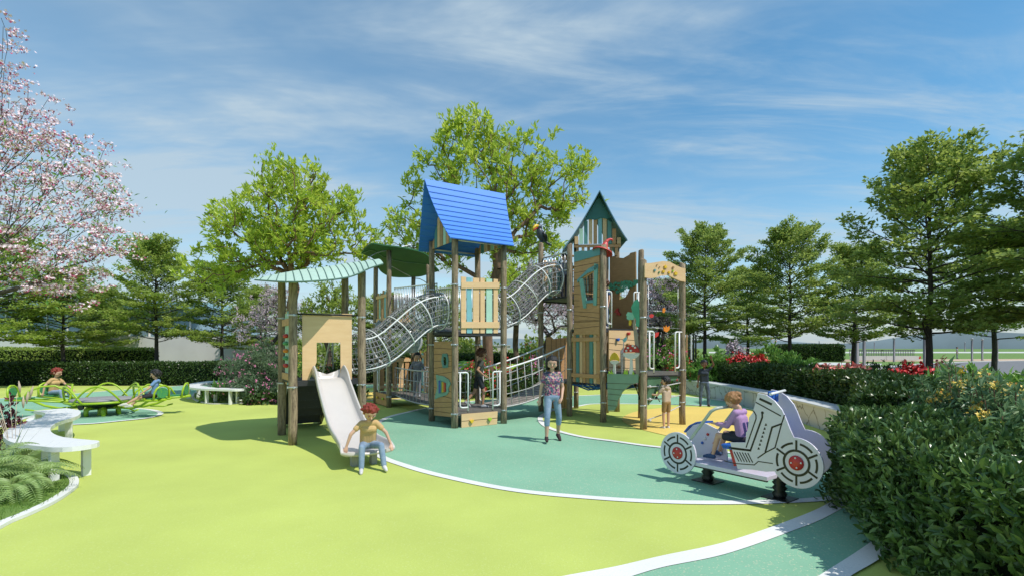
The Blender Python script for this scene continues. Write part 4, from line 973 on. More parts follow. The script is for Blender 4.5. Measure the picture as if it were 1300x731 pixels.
# ---------------------------------------------------------------- blue roofed tower
O2 = (-1.197, 10.729)
t2 = thing('roofed_tower', 'tall timber post tower with a bright blue plank roof', 'play tower', (*O2, 0), TH, 'timber play towers')
for x, y, h in ((0,0,4.0),(S,0,4.0),(0,S,4.1),(S,S,4.05)): post(t2, x, y, h, .069, (.3,.9,1.75,2.1,3.0))
deckp(t2, 0, S, 0, S, 2.02); deckp(t2, 0, S, 0, S, .34, 'lower_deck', m_deckg)
# upper fence
fpo = None
for a, b in (((585,358),(633.5,366)),((585,408),(633.5,416))): 
    q = tf(O2, -.03, [a, (b[0], a[1]+.3), b, (a[0], b[1])]); q_ = MB().prism(q, -.055, -.031, 'y').build('fence_panel' if fpo is None else 'crossrail', m_sand, fpo or t2, bevel=.004); fpo = fpo or q_
for (a, b, y0, c) in ((585.5,591.6,351,m_sand),(592.8,599,352,m_aqua),(600.7,608.4,352.5,m_sand),(610,615.5,352.5,m_sand),(617.5,624.9,353.5,m_mint),(626.8,632.2,354,m_sand)):
    MB().prism(tf(O2, -.03, [(a,y0),(b,y0+.6),(b,422.5),(a,422.5)]), -.03, -.008, 'y').build('slat', c, fpo)
# kick board with holds
kb = tf(O2, -.05, [(586,525.3),(631.8,521.6),(631,537.9),(586,542.4)])
ko = board(t2, 'kick_board', kb, -.05, m_sand, th=.03, grooves=[tf(O2, -.05, [(586,534.2),(631.4,530)])])
for (px, py, c) in ((598,534,m_yelp),(621,531.5,m_limep)):
    x, z = tf(O2, -.05, [(px, py)])[0]
    MB().prism([(x-.05,z+.02),(x-.02,z+.035),(x+.03,z+.035),(x+.055,z+.015),(x+.02,z-.03),(x-.01,z-.045)], -.10, -.054, 'y').build('hold', c, ko, bevel=.012)
uloop(t2, 'y', -.02, .09, .30, .34, 1.16); uloop(t2, 'y', -.02, S-.09, S-.29, .34, 1.16)
railing(t2, (.03,.05,.34), (.03,S-.05,.34), .05, .78, 9, m_steel)
uloop(t2, 'x', S, .09, .27, .34, 1.16); uloop(t2, 'x', S, S-.09, S-.27, .34, 1.16)
# side wall of planks with window and play window
sp_ = ts(O2, -.03, [(551,526.7),(573.2,528.8),(573.2,432.8),(551,433.3)])
hexh = ts(O2, -.03, [(562,451),(566.5,453),(567,461),(565,465),(562.3,463),(561.6,455)])
gr = [ts(O2, -.03, [(551,y0),(573.2,y1)]) for y0, y1 in ((441.5,442.5),(449,450.5),(458,458),(467,464),(475,472),(480,488),(491,497),(500,505),(510,510),(517,516),(521,524))]
wo = board(t2, 'plank_wall', sp_, -.03, m_wood, 'x', th=.03, holes=[hexh], grooves=gr)
board(wo, 'window_frame', ts(O2, -.05, [(561.5,448.4),(567,448.4),(568.6,455),(568.2,466),(562,466.8),(560,458)]), -.05, m_mint if False else m_tealb, 'x', th=.018, holes=[ts(O2, -.05, [(562.4,452),(566,453),(566.6,461),(565,464),(562.6,462),(562,456)])])
q = [(75,310),(130,322),(165,345),(178,375),(160,410),(165,430),(150,455),(90,475),(66,485),(70,455),(85,400),(78,340)]
q = [(540+a/5.625, 420+b/5.625) for a, b in q]
board(wo, 'bell_board', ts(O2, -.05, q), -.05, m_greenb if False else mat('sage_teal_board', (.20,.40,.33), .5), 'x', th=.018)
for i, c in enumerate((m_bluep, m_bluep, m_grn, m_yelp, m_orap, m_redp)):
    a = 556.6+i*1.45; e = i*.35
    board(wo, 'chime_bar', ts(O2, -.07, [(a,482.5+e*1.6),(a+1.3,482.8+e*1.6),(a+1.3,498.5-e),(a,498.8-e)]), -.07, c, 'x', th=.018)
# roof
ZR, ZE = 5.30, 3.90
def roof_pt(side_, k, f, lift=0):
    """k: 0 ridge .. 1 eave; f: 0 .. 1 along; side_ -1 front slope, 1 back slope"""
    yy = (.5+side_*(.7*k))*S; z = ZR-(ZR-ZE)*(k**.93)+.06*math.sin(math.pi*k*1.0)*-1+lift
    l = (-.355+.17*k**1.2)*S; r_ = (1.34-.24*k)*S
    return (l+(r_-l)*f, yy, z)
def roof_slope(side_, rows=11):
    mb = MB(); gp_ = MB()
    for i in range(rows):
        a, b = i/rows, (i+1.04)/rows; vs = []
        for k, li in ((a, .004), (b, .024)):
            for f in (0, .25, .5, .75, 1): x, y, z = roof_pt(side_, k, f); vs.append((x, y, z+li+.012*math.sin(f*5+i)*0))
        vs += [(v[0], v[1], v[2]-.022) for v in vs]
        fs = [(j, j+1, j+6, j+5) for j in range(4)]+[(j+10, j+15, j+16, j+11) for j in range(4)]+[(j, j+10, j+11, j+1) for j in range(4)]+[(j+5, j+6, j+16, j+15) for j in range(4)]+[(0,5,15,10),(4,14,19,9)]
        mb.add(vs, fs)
        q = [Vector(roof_pt(side_, min(1, (i+1)/rows), f))+Vector((0,side_*.012,.012)) for f in (0.005,.5,.995)]
        gp_.tube(q, .004, 4)  # dark blue tube, added to strengthen the thin shadow under each plank lap
    return mb, gp_
a, g = roof_slope(-1); ro = a.build('roof', m_roofblue, t2); g.build('lap_shade_line', m_lapshade, ro)
a, g = roof_slope(1); rb_ = a.build('roof', m_roofblue, t2); g.build('lap_shade_line', m_lapshade, rb_)
# gable ends: teal peak board over mixed slats
for xo in (.0, S):
    gm = MB().prism([(.5*S-.22,4.70),(.5*S,5.16),(.5*S+.22,4.70),(.5*S+.1,4.66),(.5*S-.1,4.64)], xo-.03, xo-.008, 'x').build('gable_peak', m_tealb, t2)
    cs = [m_wood, m_tealb, m_wood, m_mint, m_brown, m_sand, m_tealb, m_wood]
    for i, c in enumerate(cs):
        u = -.02+i*.155; d = abs(u+.07-.5*S); top = 5.0-d*1.75
        MB().prism([(u,3.92),(u+.12,3.92),(u+.12,top-(.1 if u+.07 > .6 else -.1)*.8),(u,top+(.1 if u+.07 > .6 else -.1)*.8)], xo-.006, xo+.016, 'x').build('gable_slat', c, gm)
MB().tube([(-.02,-.02,3.93),(S+.05,-.02,3.93)], .02, 8).tube([(-.02,S+.02,3.93),(S+.05,S+.02,3.93)], .02, 8).build('eaves_bar', m_steel, t2)

# ---------------------------------------------------------------- leaf roofed tower at the back
O3 = (-3.461, 14.41)
t3 = thing('leaf_tower', 'timber post tower at the back under a dark green leaf shaped roof', 'play tower', (*O3, 0), TH, 'timber play towers')
for x, y, h in ((0,0,4.42),(0,S,4.10),(S,0,4.08),(S,S,3.88)): post(t3, x, y, h, .069, (.3,1.2,2.4,3.2))
deckp(t3, 0, S, 0, S, 2.35); deckp(t3, 0, S, 0, S, .34, 'lower_deck', m_deckg)
slats(t3, 'x', 0, .12, S-.12, 2.35, 3.3, [m_wood, m_aqua, m_wood, m_brown, m_mint, m_wood], rails=(.14,.85))
slats(t3, 'y', S, .1, S-.1, .36, 1.42, [m_wood, m_tealc, m_wood, m_sand, m_wood], side=-1)
slats(t3, 'x', S, .1, S-.1, .36, 1.55, [m_wood, m_brown, m_tealc, m_wood, m_mint, m_wood], side=-1)
slats(t3, 'y', S, .1, S-.1, 2.4, 3.3, [m_wood, m_mint, m_wood, m_sand, m_wood], side=-1)
ko = board(t3, 'kick_board', [(.12,.03),(1.08,.03),(1.08,.36),(.12,.36)], -.04, m_wood, 'x', th=.03, grooves=[((.12,.2),(1.08,.19))])
for y, c in ((.35,m_limep),(.85,m_yelp)): MB().ball((-.07,y,.22), (.03,.05,.035), 8, 6).build('hold', c, ko)
for x, y, z, c in ((-.12,.55,2.25,m_glass),): MB().lathe([(0,-.10),(.10,-.09),(.17,-.05),(.20,0),(.23,.0),(.23,.02),(.20,.02)], (x, y, z), 20, 'x').build('bubble_window', c, t3)
MB().lathe([(0,-.13),(.14,-.11),(.24,-.06),(.29,0),(.33,.0),(.33,.02),(.29,.02)], (S*.55, -.05, 1.85), 24, 'y').build('bubble_window', m_clear, t3)
for a, b in ((.09,.27),(S-.09,S-.27)): uloop(t3, 'x', 0.02, a, b, .34, 1.2)
rl = [(458.6,320.5,14.6),(471,309,13.9),(490,311,14.0),(519,315,14.3),(541,322,14.9),(549,333,15.6),(557.6,343,16.3)]
rk = [(458.6,320.6,14.65),(474.6,328,15.3),(483,343,16.0),(499,350.5,16.6),(531,350.2,17.0),(546,346,16.8),(557.6,343.1,16.35)]
inv3 = lambda p: ((p[0]-O3[0])*UH[0]+(p[1]-O3[1])*UH[1], (p[0]-O3[0])*VH[0]+(p[1]-O3[1])*VH[1], p[2])
A_ = spline([inv3(at(*p)) for p in rl], 4); B_ = spline([inv3(at(*p)) for p in rk], 4); n = len(A_); NV = 8; m_ = NV+1; vs = []
for lay in (0, -.035):
    for i in range(n):
        for j in range(m_):
            q = np.array(A_[i])*(1-j/NV)+np.array(B_[i])*(j/NV); cr = abs(j/NV-.5)*2; wlen = np.linalg.norm(np.array(A_[i])-np.array(B_[i]))
            vs.append((q[0], q[1], q[2]+lay+.10*(1-cr)*min(1, wlen/2)))
K = n*m_; fs = []
for i in range(n-1):
    for j in range(NV): a = i*m_+j; fs += [(a, a+1, a+m_+1, a+m_), (a+K, a+m_+K, a+m_+1+K, a+1+K)]
    fs += [(i*m_, (i+1)*m_, (i+1)*m_+K, i*m_+K), (i*m_+NV, i*m_+NV+K, (i+1)*m_+NV+K, (i+1)*m_+NV)]
lr = MB().add(vs, fs).build('leaf_roof', m_leafroof, t3)
mid = [Vector(vs[i*m_+NV//2])+Vector((0,0,-.05)) for i in range(n)]
MB().tube(mid, .014, 6).build('leaf_rib', m_greenb, lr)
for (x, y, h) in ((0,0,4.40),(S,S,3.85)):
    d = 1 if x == 0 else -1; q = [(x,y,h)]+[(x-d*.0+d*.75*math.sin(a), y+d*.15*math.sin(a), h+.28*math.sin(a*1.0) if a < 1.6 else h+.28) for a in np.linspace(.3,1.57,5)]
    MB().tube(q, .014, 6).build('roof_arm', m_steel, t3)
    q = [(x,y,h)]+[(x-d*.55*math.sin(a), y+d*.1, h-.0-.25*(math.sin(a))**2) for a in np.linspace(.3,1.57,5)]
    MB().tube(q, .014, 6).build('roof_arm', m_steel, t3)

# ---------------------------------------------------------------- castle tower with the pointed roof
O4 = (2.696, 10.494)
t4 = thing('castle_tower', 'large climbing tower of many posts with a pointed deep teal roof', 'play tower', (*O4, 0), TH, 'timber play towers')
for x, y, h in ((0,0,3.46),(S,0,3.49),(0,S,3.97),(S,S,3.97),(0,2*S,4.18),(S,2*S,4.2),(0,3*S,4.40),(S,3*S,4.64),(1.60,2.42,4.50)):
    post(t4, x, y, h, .068, (.45,.8,1.16,1.9,2.6,3.3) if y > .1 else (.5,.9,1.2,1.7,2.3))
deckp(t4, 0, S, 0, S, 1.16); deckp(t4, 0, S, S+.02, 2*S, 2.12); deckp(t4, 0, S, 2*S+.02, 3*S, 2.95); deckp(t4, 0, S, 2*S+.02, 3*S, .84, 'lower_deck', m_deckg)
nb_ = MB()
for i in range(12):
    y = S+.06+i*.095; nb_.tube([(.02,y,.78),(S/2,y,.70),(S-.02,y,.78)], .018, 6)
for i in range(9): x = .08+i*.13; nb_.tube([(x,S+.05,.79),(x,S*1.5,.69),(x,2*S-.05,.79)], .018, 6)
nb_.build('blue_net', m_dkteal, t4)
# tall plank wall with crooked window
Z7 = lambda pts: [(715+a/5.22, 300+b/5.22) for a, b in pts]
sp_ = ts(O4, -.03, Z7([(72,648),(240,648),(240,122),(72,172)]))
hole = ts(O4, -.03, Z7([(130,282),(198,236),(198,425),(150,425)]))
gr = [ts(O4, -.03, Z7([(72,a),(240,b)])) for a, b in ((205,172),(245,212),(610,592),(568,560),(520,540),(497,505),(560,553)) ]+[ts(O4, -.03, Z7([(72,a),(110,b)])) for a, b in ((290,285),(335,330),(380,385),(425,425),(465,462))]+[ts(O4, -.03, Z7([(224,a),(240,b)])) for a, b in ((250,245),(300,300),(350,345),(400,405),(450,448))]
pw = board(t4, 'plank_wall', sp_, -.03, m_wood, 'x', th=.03, holes=[hole], grooves=gr)
board(pw, 'header_board', ts(O4, -.05, Z7([(72,172),(70,106),(120,96),(160,98),(200,85),(242,68),(242,124)])), -.05, m_tealc, 'x', th=.018)
for nm, lp in (('window_frame', [(90,290),(165,215),(205,195),(228,185),(228,212),(200,228),(160,245),(120,275),(94,308)]), ('window_frame', [(205,182),(228,185),(218,458),(198,455)]), ('window_frame', [(105,285),(128,278),(152,420),(150,475),(132,475)]), ('window_frame', [(148,425),(198,420),(198,440),(148,442)])):
    board(pw, nm, ts(O4, -.055, Z7(lp)), -.055, m_tealc if lp[0][0] in (90,148) else mat('mint_frame', (.20,.43,.36), .5), 'x', th=.02)
wg = MB()
for i in range(1, 4): a, b = ts(O4, .0, Z7([(130+i*17,236),(145+i*14,428)])); wg.tube([(.0,a[0],a[1]),(.0,b[0],b[1])], .006, 5)
for i in range(1, 5): a, b = ts(O4, .0, Z7([(126,250+i*38),(200,246+i*38)])); wg.tube([(.0,a[0],a[1]),(.0,b[0],b[1])], .006, 5)
wg.build('window_bars', m_black, pw)
slats(t4, 'x', 0, S+.1, 2*S-.1, .86, 2.04, [m_wood, m_sand, m_tealb, m_brown, m_wood, m_sand, m_tealb, m_wood], rails=(.14,.86), jag=.01, fill=.8, railm=m_wood)
slats(t4, 'x', S, S+.1, 2*S-.1, .86, 1.9, [m_wood, m_tealb, m_wood, m_sand, m_wood, m_mint, m_wood], rails=(.14,.86), jag=.02, side=-1, railm=m_wood)
# back wall behind the rope bridge
bw = tf(O4, 3*S, [(694,428),(700,427),(703,430),(708,429),(721.5,428),(721.5,518),(694,518)])
board(t4, 'back_wall', bw, 3*S, m_wood, 'y', th=.03, grooves=[tf(O4, 3*S, [(a,430),(a,516)]) for a in (700,706,712,717)])
# upper parapets of the tallest part
slats(t4, 'y', 3*S, .1, S-.1, 2.98, 4.0, [m_sand, m_mint, m_wood, m_tealb, m_sand, m_wood, m_mint], side=-1, jag=.02)
slats(t4, 'x', S, 2*S+.1, 3*S-.1, 2.98, 4.0, [m_sand, m_tealb, m_brown, m_mint, m_sand], side=-1, jag=.02)
railing(t4, (.02,2*S+.08,2.97), (.02,3*S-.08,2.97), .62, 1.05, 8, m_steel)
railing(t4, (.06,2*S,2.97), (S-.06,2*S,2.97), .05, .95, 9, m_brown, r=.02)
# brown wall with window and vine on the far side of the middle bay
Z6 = lambda pts: [(760+a/6.09, 300+b/6.09) for a, b in pts]
bo = ts(O4, S, Z6([(85,733),(85,160),(120,153),(140,165),(190,170),(235,145),(245,130),(285,120),(290,733)]))
bh = ts(O4, S, Z6([(165,385),(235,372),(240,400),(225,440),(205,470),(160,490)]))
bb = board(t4, 'brown_wall', bo, S, m_brown, 'x', th=.03, holes=[bh])
wg = MB()
for i in range(3): a, b = ts(O4, S, Z6([(175+i*20,375),(175+i*20,490)])); wg.tube([(S+.01,a[0],a[1]),(S+.01,b[0],b[1])], .006, 5)
for i in range(3): a, b = ts(O4, S, Z6([(160,400+i*28),(240,396+i*28)])); wg.tube([(S+.01,a[0],a[1]),(S+.01,b[0],b[1])], .006, 5)
wg.build('window_bars', m_pipe, bb)
vb = MB(); r3 = random.Random(4)
for i in range(120):
    x = 72+r3.random()**.9*232; dep = 18+62*math.sin(max(0, min(1, (304-x)/200))*math.pi*.55); y = 362-(x-72)*.09+r3.random()*dep; a0 = r3.uniform(0, 360); sz_ = r3.uniform(9, 15)
    lp = [(x+sz_*math.cos(R(a0+q))*k_, y+sz_*math.sin(R(a0+q))*k_) for q, k_ in ((0,1),(50,.6),(95,.75),(140,.45),(180,.8),(220,.45),(265,.75),(310,.6))]
    vb.prism(ts(O4, S-.03, Z6(lp)), S-.03-.0005*(i % 20), S-.016-.0005*(i % 20), 'x')
vb.build('vine_board', m_grncut, bb)
board(bb, 'bird_board', ts(O4, S-.03, Z6([(135,560),(150,552),(152,575),(170,600),(160,612),(145,600),(132,610),(140,590),(118,585)])), S-.03, m_redp, 'x', th=.015)
# bright climbing board with holds between the low and middle bay
ZB = lambda pts: [(760+a/6.09, 400+b/6.09) for a, b in pts]
cb_ = tf(O4, S-.0, ZB([(80,460),(80,115),(275,118),(300,170),(310,460)]))
cbo = board(t4, 'climbing_board', cb_, S, m_sand, 'y', th=.03, grooves=[tf(O4, S, ZB([(80,a),(305,b)])) for a, b in ((175,195),(212,240),(262,285),(340,345),(400,410))])
for x, y, c in ((147,186,m_bluep),(231,140,m_redp),(228,225,m_brown),(162,395,m_wood)):
    u, z = tf(O4, S-.03, ZB([(x, y)]))[0]; MB().prism([(u-.035,z+.03),(u,z+.02),(u+.035,z+.035),(u+.03,z-.02),(u-.005,z-.045),(u-.035,z-.01)], S-.07, S-.004, 'y').build('hold', c, cbo, bevel=.01)
uloop(t4, 'y', S-.01, S-.08, S-.25, 2.14, 2.98); uloop(t4, 'y', S-.01, .08, .24, 2.14, 2.95)
# sage climbing wall under the low bay
gl = ts(O4, -.03, ZB([(65,450),(308,455),(302,520),(250,530),(215,560),(180,592),(165,625),(150,650),(140,700),(118,735),(72,735)]))
board(t4, 'sage_wall', gl, -.03, m_greenb if False else mat('sage_plank', (.22,.36,.27), .5, var=.06), 'x', th=.025, grooves=[ts(O4, -.03, ZB([(68,a),(e,b)])) for a, b, e in ((523,530,300),(565,575,196),(605,615,168),(650,660,148),(695,700,138))])
# mushrooms and flowers cut from board, standing on the low bay's edge
def cut(lp, off, m, name='cutout', dd=0): return board(t4, name, ts(O4, off, ZB(lp)), off, m, 'x', th=.012)
def arc(cx, cy, rx, ry, a0, a1, n=10): return [(cx+rx*math.cos(R(a)), cy-ry*math.sin(R(a))) for a in np.linspace(a0, a1, n)]
cut([(232,455),(240,400),(243,320),(258,320),(262,400),(268,455)], -.02, m_white2, 'red_mushroom')
cut(arc(252,292,64,18,180,360,12)+[(300,325),(250,335),(205,320)][::1] if False else arc(252,290,64,46,180,360,14), -.028, m_white2, 'red_mushroom')
rc = cut(arc(252,285,62,60,0,180,14), -.045, m_redp, 'red_mushroom')
for x, y in ((225,250),(280,248),(247,272),(212,272),(262,235)): board(rc, 'cap_spot', ts(O4, -.06, ZB(arc(x,y,8,8,0,330,8))), -.06, m_white2, 'x', th=.014)
cut([(108,452),(113,400),(115,365),(128,365),(128,400),(132,452)], -.02, m_white2, 'yellow_mushroom'); cut(arc(122,350,34,28,180,360,12), -.028, m_white2, 'yellow_mushroom')
cut([(86,352),(88,320),(102,295),(122,284),(142,298),(156,325),(158,355),(140,345),(120,340),(100,345)], -.045, m_yelp, 'yellow_mushroom')
cut([(72,450),(78,430),(90,448),(95,418),(108,445),(115,452)], -.05, m_limep, 'grass_tuft'); cut([(190,452),(200,415),(208,440),(218,410),(226,455)], -.05, m_limep, 'grass_tuft'); cut([(258,455),(265,428),(276,455)], -.05, m_limep, 'grass_tuft')
cut([(176,452),(176,300),(180,300),(181,452)], -.018, m_greyp, 'flower_stalk'); cut(arc(178,282,12,14,0,330,8), -.03, m_lilac, 'flower_head')
cut([(186,320),(190,205),(194,205),(190,320)], -.018, m_greyp, 'flower_stalk'); cut([(184,188),(200,172),(214,168),(212,195),(200,208),(188,200)], -.03, m_aqua, 'flower_head')
# tree cutout by the near post
cut([(286,470),(282,250),(270,130),(262,60),(270,20),(278,20),(284,90),(300,150),(312,250),(315,470)], -.02, mat('taupe_board', (.34,.28,.22), .6), 'tree_trunk_board')
tc_ = arc(248,5,36,32,0,340,12); cut([(a+6*math.cos(i*2.1), b+5*math.sin(i*2.7)) for i, (a, b) in enumerate(tc_)], -.035, m_mint if False else mat('mint_foliage_board', (.25,.55,.40), .5), 'tree_crown_board')
cut([(250,-60),(275,-112),(300,-125),(312,-100),(315,40),(312,88),(285,82),(290,40),(262,-20)], -.05, m_grncut, 'tree_crown_board')
cut([(232,75),(234,40),(248,32),(254,55),(246,78)], -.05, m_yelp, 'bell_board')
# low bay front: board, rails, slanted board, ropes
board(t4, 'deck_edge', tf(O4, -.03, [(822,470.8),(861,470.3),(861,475.5),(822,476.2)]), -.03, m_deckg, 'y', th=.03)
board(t4, 'sage_panel', tf(O4, .02, [(822,476),(860,475.5),(859,482),(840,484),(836,490),(830.6,505),(823,514),(822,490)]), .02, mat('dark_sage_board', (.075,.16,.09), .55), 'y', th=.02)
uloop(t4, 'y', -.03, .12, .27, 1.17, 2.02); uloop(t4, 'y', -.03, S-.12, S-.27, 1.17, 2.02)
for (a, b) in ((((0,0,.62)),(S,0,.66)),(((0,0,.18)),(S,0,.44)),(((0,0,.88)),(S,0,.93))):
    MB().tube([a, ((a[0]+b[0])/2, 0, (a[2]+b[2])/2-.03), b], .012, 6).lathe([(0,-.03),(.03,-.02),(.035,0),(.03,.02),(0,.03)], (S*.15, 0, a[2]+.0), 8, 'x').build('climbing_rope', m_ropel, t4)
for i, (x, y) in enumerate(((.25,.55),(.45,.75),(.7,.5),(.85,.85))):
    kn = MB().tube([(x,y,1.08),(x+.05,y-.1,.72),(x+.13,y-.2,.34+.08*i)], .010, 6); kn.ball((x+.03,y-.06,.86), .035, 8, 6).ball((x+.08,y-.14,.58), .035, 8, 6).build('hanging_rope', m_black, t4)
# banner
Z8 = lambda pts: [(760+a/6.09, 300+b/6.09) for a, b in pts]
bl = tf(O4, -.10, Z8([(358,208),(400,208),(450,200),(500,192),(550,198),(600,225),(640,243),(672,250),(672,352),(630,345),(580,322),(540,302),(490,305),(440,320),(400,325),(358,318)]))
bn = board(t4, 'banner_board', bl, -.10, m_sand, 'y', th=.025)
def ornament(cx, cy, r_, c, k=6):
    lp = [(cx+(r_ if i % 2 else r_*.5)*math.cos(i*math.pi/k), cy+(r_ if i % 2 else r_*.5)*math.sin(i*math.pi/k)) for i in range(2*k)]
    board(bn, 'ornament', tf(O4, -.127, Z8(lp)), -.127, c, 'y', th=.022)
for cx, cy, r_, c in ((520,236,15,m_yelp),(505,272,13,m_yelp),(548,280,11,m_yelp),(580,240,9,m_brown),(600,288,16,m_yelp),(578,268,8,m_limep),(438,262,10,m_tealc),(472,278,7,m_grn),(455,222,4,m_brown),(475,238,4,m_brown)): ornament(cx, cy, r_, c)
wr = MB().tube([(S*.12,.0,1.2),(S*.12,.0,3.1)], .004, 4).tube([(S*.88,.0,1.9),(S*.88,.0,3.0)], .004, 4).tube([(0,0,2.45),(S,0,2.45)], .005, 4).tube([(0,0,2.1),(S,0,2.1)], .005, 4)
wo_ = wr.build('wire', m_steel, t4)
for lp, c in (([(390,612),(408,598),(428,604),(420,625),(402,628)], m_redp), ([(494,585),(496,555),(510,550),(518,568),(508,590)], m_orap), ([(505,728),(502,690),(515,705),(522,685),(532,702),(550,690),(548,720),(528,738)], m_orap), ([(434,770),(440,742),(468,738),(462,765),(440,782)], m_redp)):
    board(wo_, 'cut_leaf', tf(O4, -.01, Z8(lp)), -.01, c, 'y', th=.01)
# pointed roof: its ridge runs straight back from the viewer, turned against the posts
def wl_(X, Z): dx, dy = X-O4[0], Z-O4[1]; return (dx*UH[0]+dy*UH[1], dx*VH[0]+dy*VH[1])
RF = wl_(2.17, 12.7)            # foot of the gable's centre line
def rot(o): o.location = (RF[0], RF[1], 0); o.rotation_euler = (0, 0, -TH-R(3)); return o
PK = (0, 5.54); LE = (-.90, 4.08); RE = (.68, 4.30)
def slope_(a, b, m, name):
    n = 9; cv = [(a[0]+(b[0]-a[0])*k/n, a[1]+(b[1]-a[1])*k/n-.05*math.sin(math.pi*k/n)+(.03*(k/n)**6)) for k in range(n+1)]
    lp = cv+[(x, z+.03) for x, z in cv][::-1]; return rot(MB().prism(lp, 0, 2.0, 'y').build(name, m, t4))
slope_(PK, LE, m_roofgreen, 'roof'); slope_(PK, RE, m_roofgreen, 'roof')
m_bluegrey = mat('blue_grey_edge', (.10,.22,.30), .45)
for E in (LE, RE):
    n = 9; cv = [(PK[0]+(E[0]-PK[0])*k/n, PK[1]+(E[1]-PK[1])*k/n-.05*math.sin(math.pi*k/n)+.01) for k in range(n+1)]
    e = MB()
    for (p, q) in zip(cv, cv[1:]): e.beam((p[0], -.012, p[1]), (q[0], -.012, q[1]), .02, .07, up=(0,1,0))
    rot(e.build('barge_board', m_bluegrey, t4))
gz = lambda x: PK[1]-abs(x)*(1.66 if x < 0 else 1.86)-.07
rot(MB().prism([(0,gz(0)),(.36,gz(.36)),(.30,4.93),(.20,4.90),(.06,4.93),(-.08,4.88),(-.22,4.90),(-.34,4.86),(-.38,gz(-.38))], .16, .18, 'y').build('gable_peak', m_roofgreen, t4))
for i, c in enumerate([m_sand, m_mint, m_tealb, m_sand, m_wood, m_aqua, m_sand, m_tealb, m_wood, m_sand]):
    u0 = -.60+i*.118; u1 = u0+.092; zt = min(5.0, gz(max(abs(u0), abs(u1))*(1 if u0 > -.05 else -1)))
    if zt < 4.36: continue
    rot(MB().prism([(u0,4.28),(u1,4.28),(u1,zt),(u0,zt)], .19, .21, 'y').build('gable_slat', c, t4))
for i, c in enumerate([m_brown, m_sand, m_brown, m_tealb, m_brown, m_sand, m_brown, m_wood]):
    u0 = -.56+i*.14; rot(MB().prism([(u0,4.0),(u0+.07,4.0),(u0+.07,4.26),(u0,4.26)], .24, .26, 'y').build('parapet_slat', c, t4))
rot(MB().box(-.62, .56, .215, .24, 4.20, 4.27).build('parapet_rail', m_wood, t4))
# ---------------------------------------------------------------- bird and hat that crown two posts
p = W(O4, 0, 3*S)
tb = thing('bird_figure', 'dark grey toucan shaped figure with orange beak on a post top', 'figure', (p[0], p[1], 4.41), TH+.1); tb.scale = (.85,)*3
m_bird = mat('slate_paint', (.05,.06,.075), .4, var=.1)
b = MB(); b.tube([(.26,.0,.06),(.16,0,.10),(.06,0,.17),(-.02,0,.28),(-.06,0,.40),(-.10,0,.50)], [.02,.05,.11,.13,.10,.045], 12)
b.ball((-.07,0,.50), (.10,.085,.095), 12, 8); b.tube([(.0,0,.0),(.02,0,.10)], .05, 8); b.build('body', m_bird, tb)
bk_ = MB().tube([(-.13,0,.53),(-.22,0,.52),(-.30,0,.45),(-.33,0,.36)], [.055,.055,.04,.01], 10).build('beak', m_yelp, tb)
MB().tube([(-.12,0,.475),(-.20,0,.46),(-.275,0,.40),(-.32,0,.335)], [.03,.035,.028,.008], 8).build('lower_beak', m_redp, tb)
for s_ in (-1, 1): MB().ball((-.11,s_*.075,.53), .018, 8, 6).build('eye', m_white2, tb)
for s_ in (-1, 1): MB().tube([(-.03,s_*.11,.34),(.08,s_*.12,.22),(.2,s_*.07,.10)], [.05,.07,.02], 8).build('wing', m_black, tb)
MB().tube([(.20,0,.08),(.36,0,.02),(.46,0,.01)], [.04,.035,.02], 8).build('tail', m_bird, tb)
p = W(O4, .09, S+.10)
th_ = thing('witch_hat', 'red crooked pointed hat with wide brim behind a post top', 'hat figure', (p[0], p[1], 3.89), 0); th_.scale = (.60,)*3; th_.rotation_euler = (R(-8), R(20), 0)
m_hat = mat('red_hat', (.62,.07,.06), .4, var=.1)
b = MB(); prof = [(.40,-.10),(.36,-.03),(.24,.02),(.17,.05),(.145,.12),(.11,.22),(.085,.31)]
b.lathe([(.07,-.012),(.35,-.055),(.40,-.10)]+prof[1:], (0,0,0), 24)
b.build('hat_brim', m_hat, th_)
MB().tube([(0,0,.29),(.015,0,.37),(.06,0,.45),(.12,0,.50),(.19,0,.51),(.23,0,.47)], [.088,.065,.05,.045,.04,.012], 12).build('hat_tip', m_hat, th_)
MB().lathe([(.172,.05),(.178,.055),(.165,.10),(.15,.105)], (0,0,0), 24).build('hat_band', m_orap, th_)

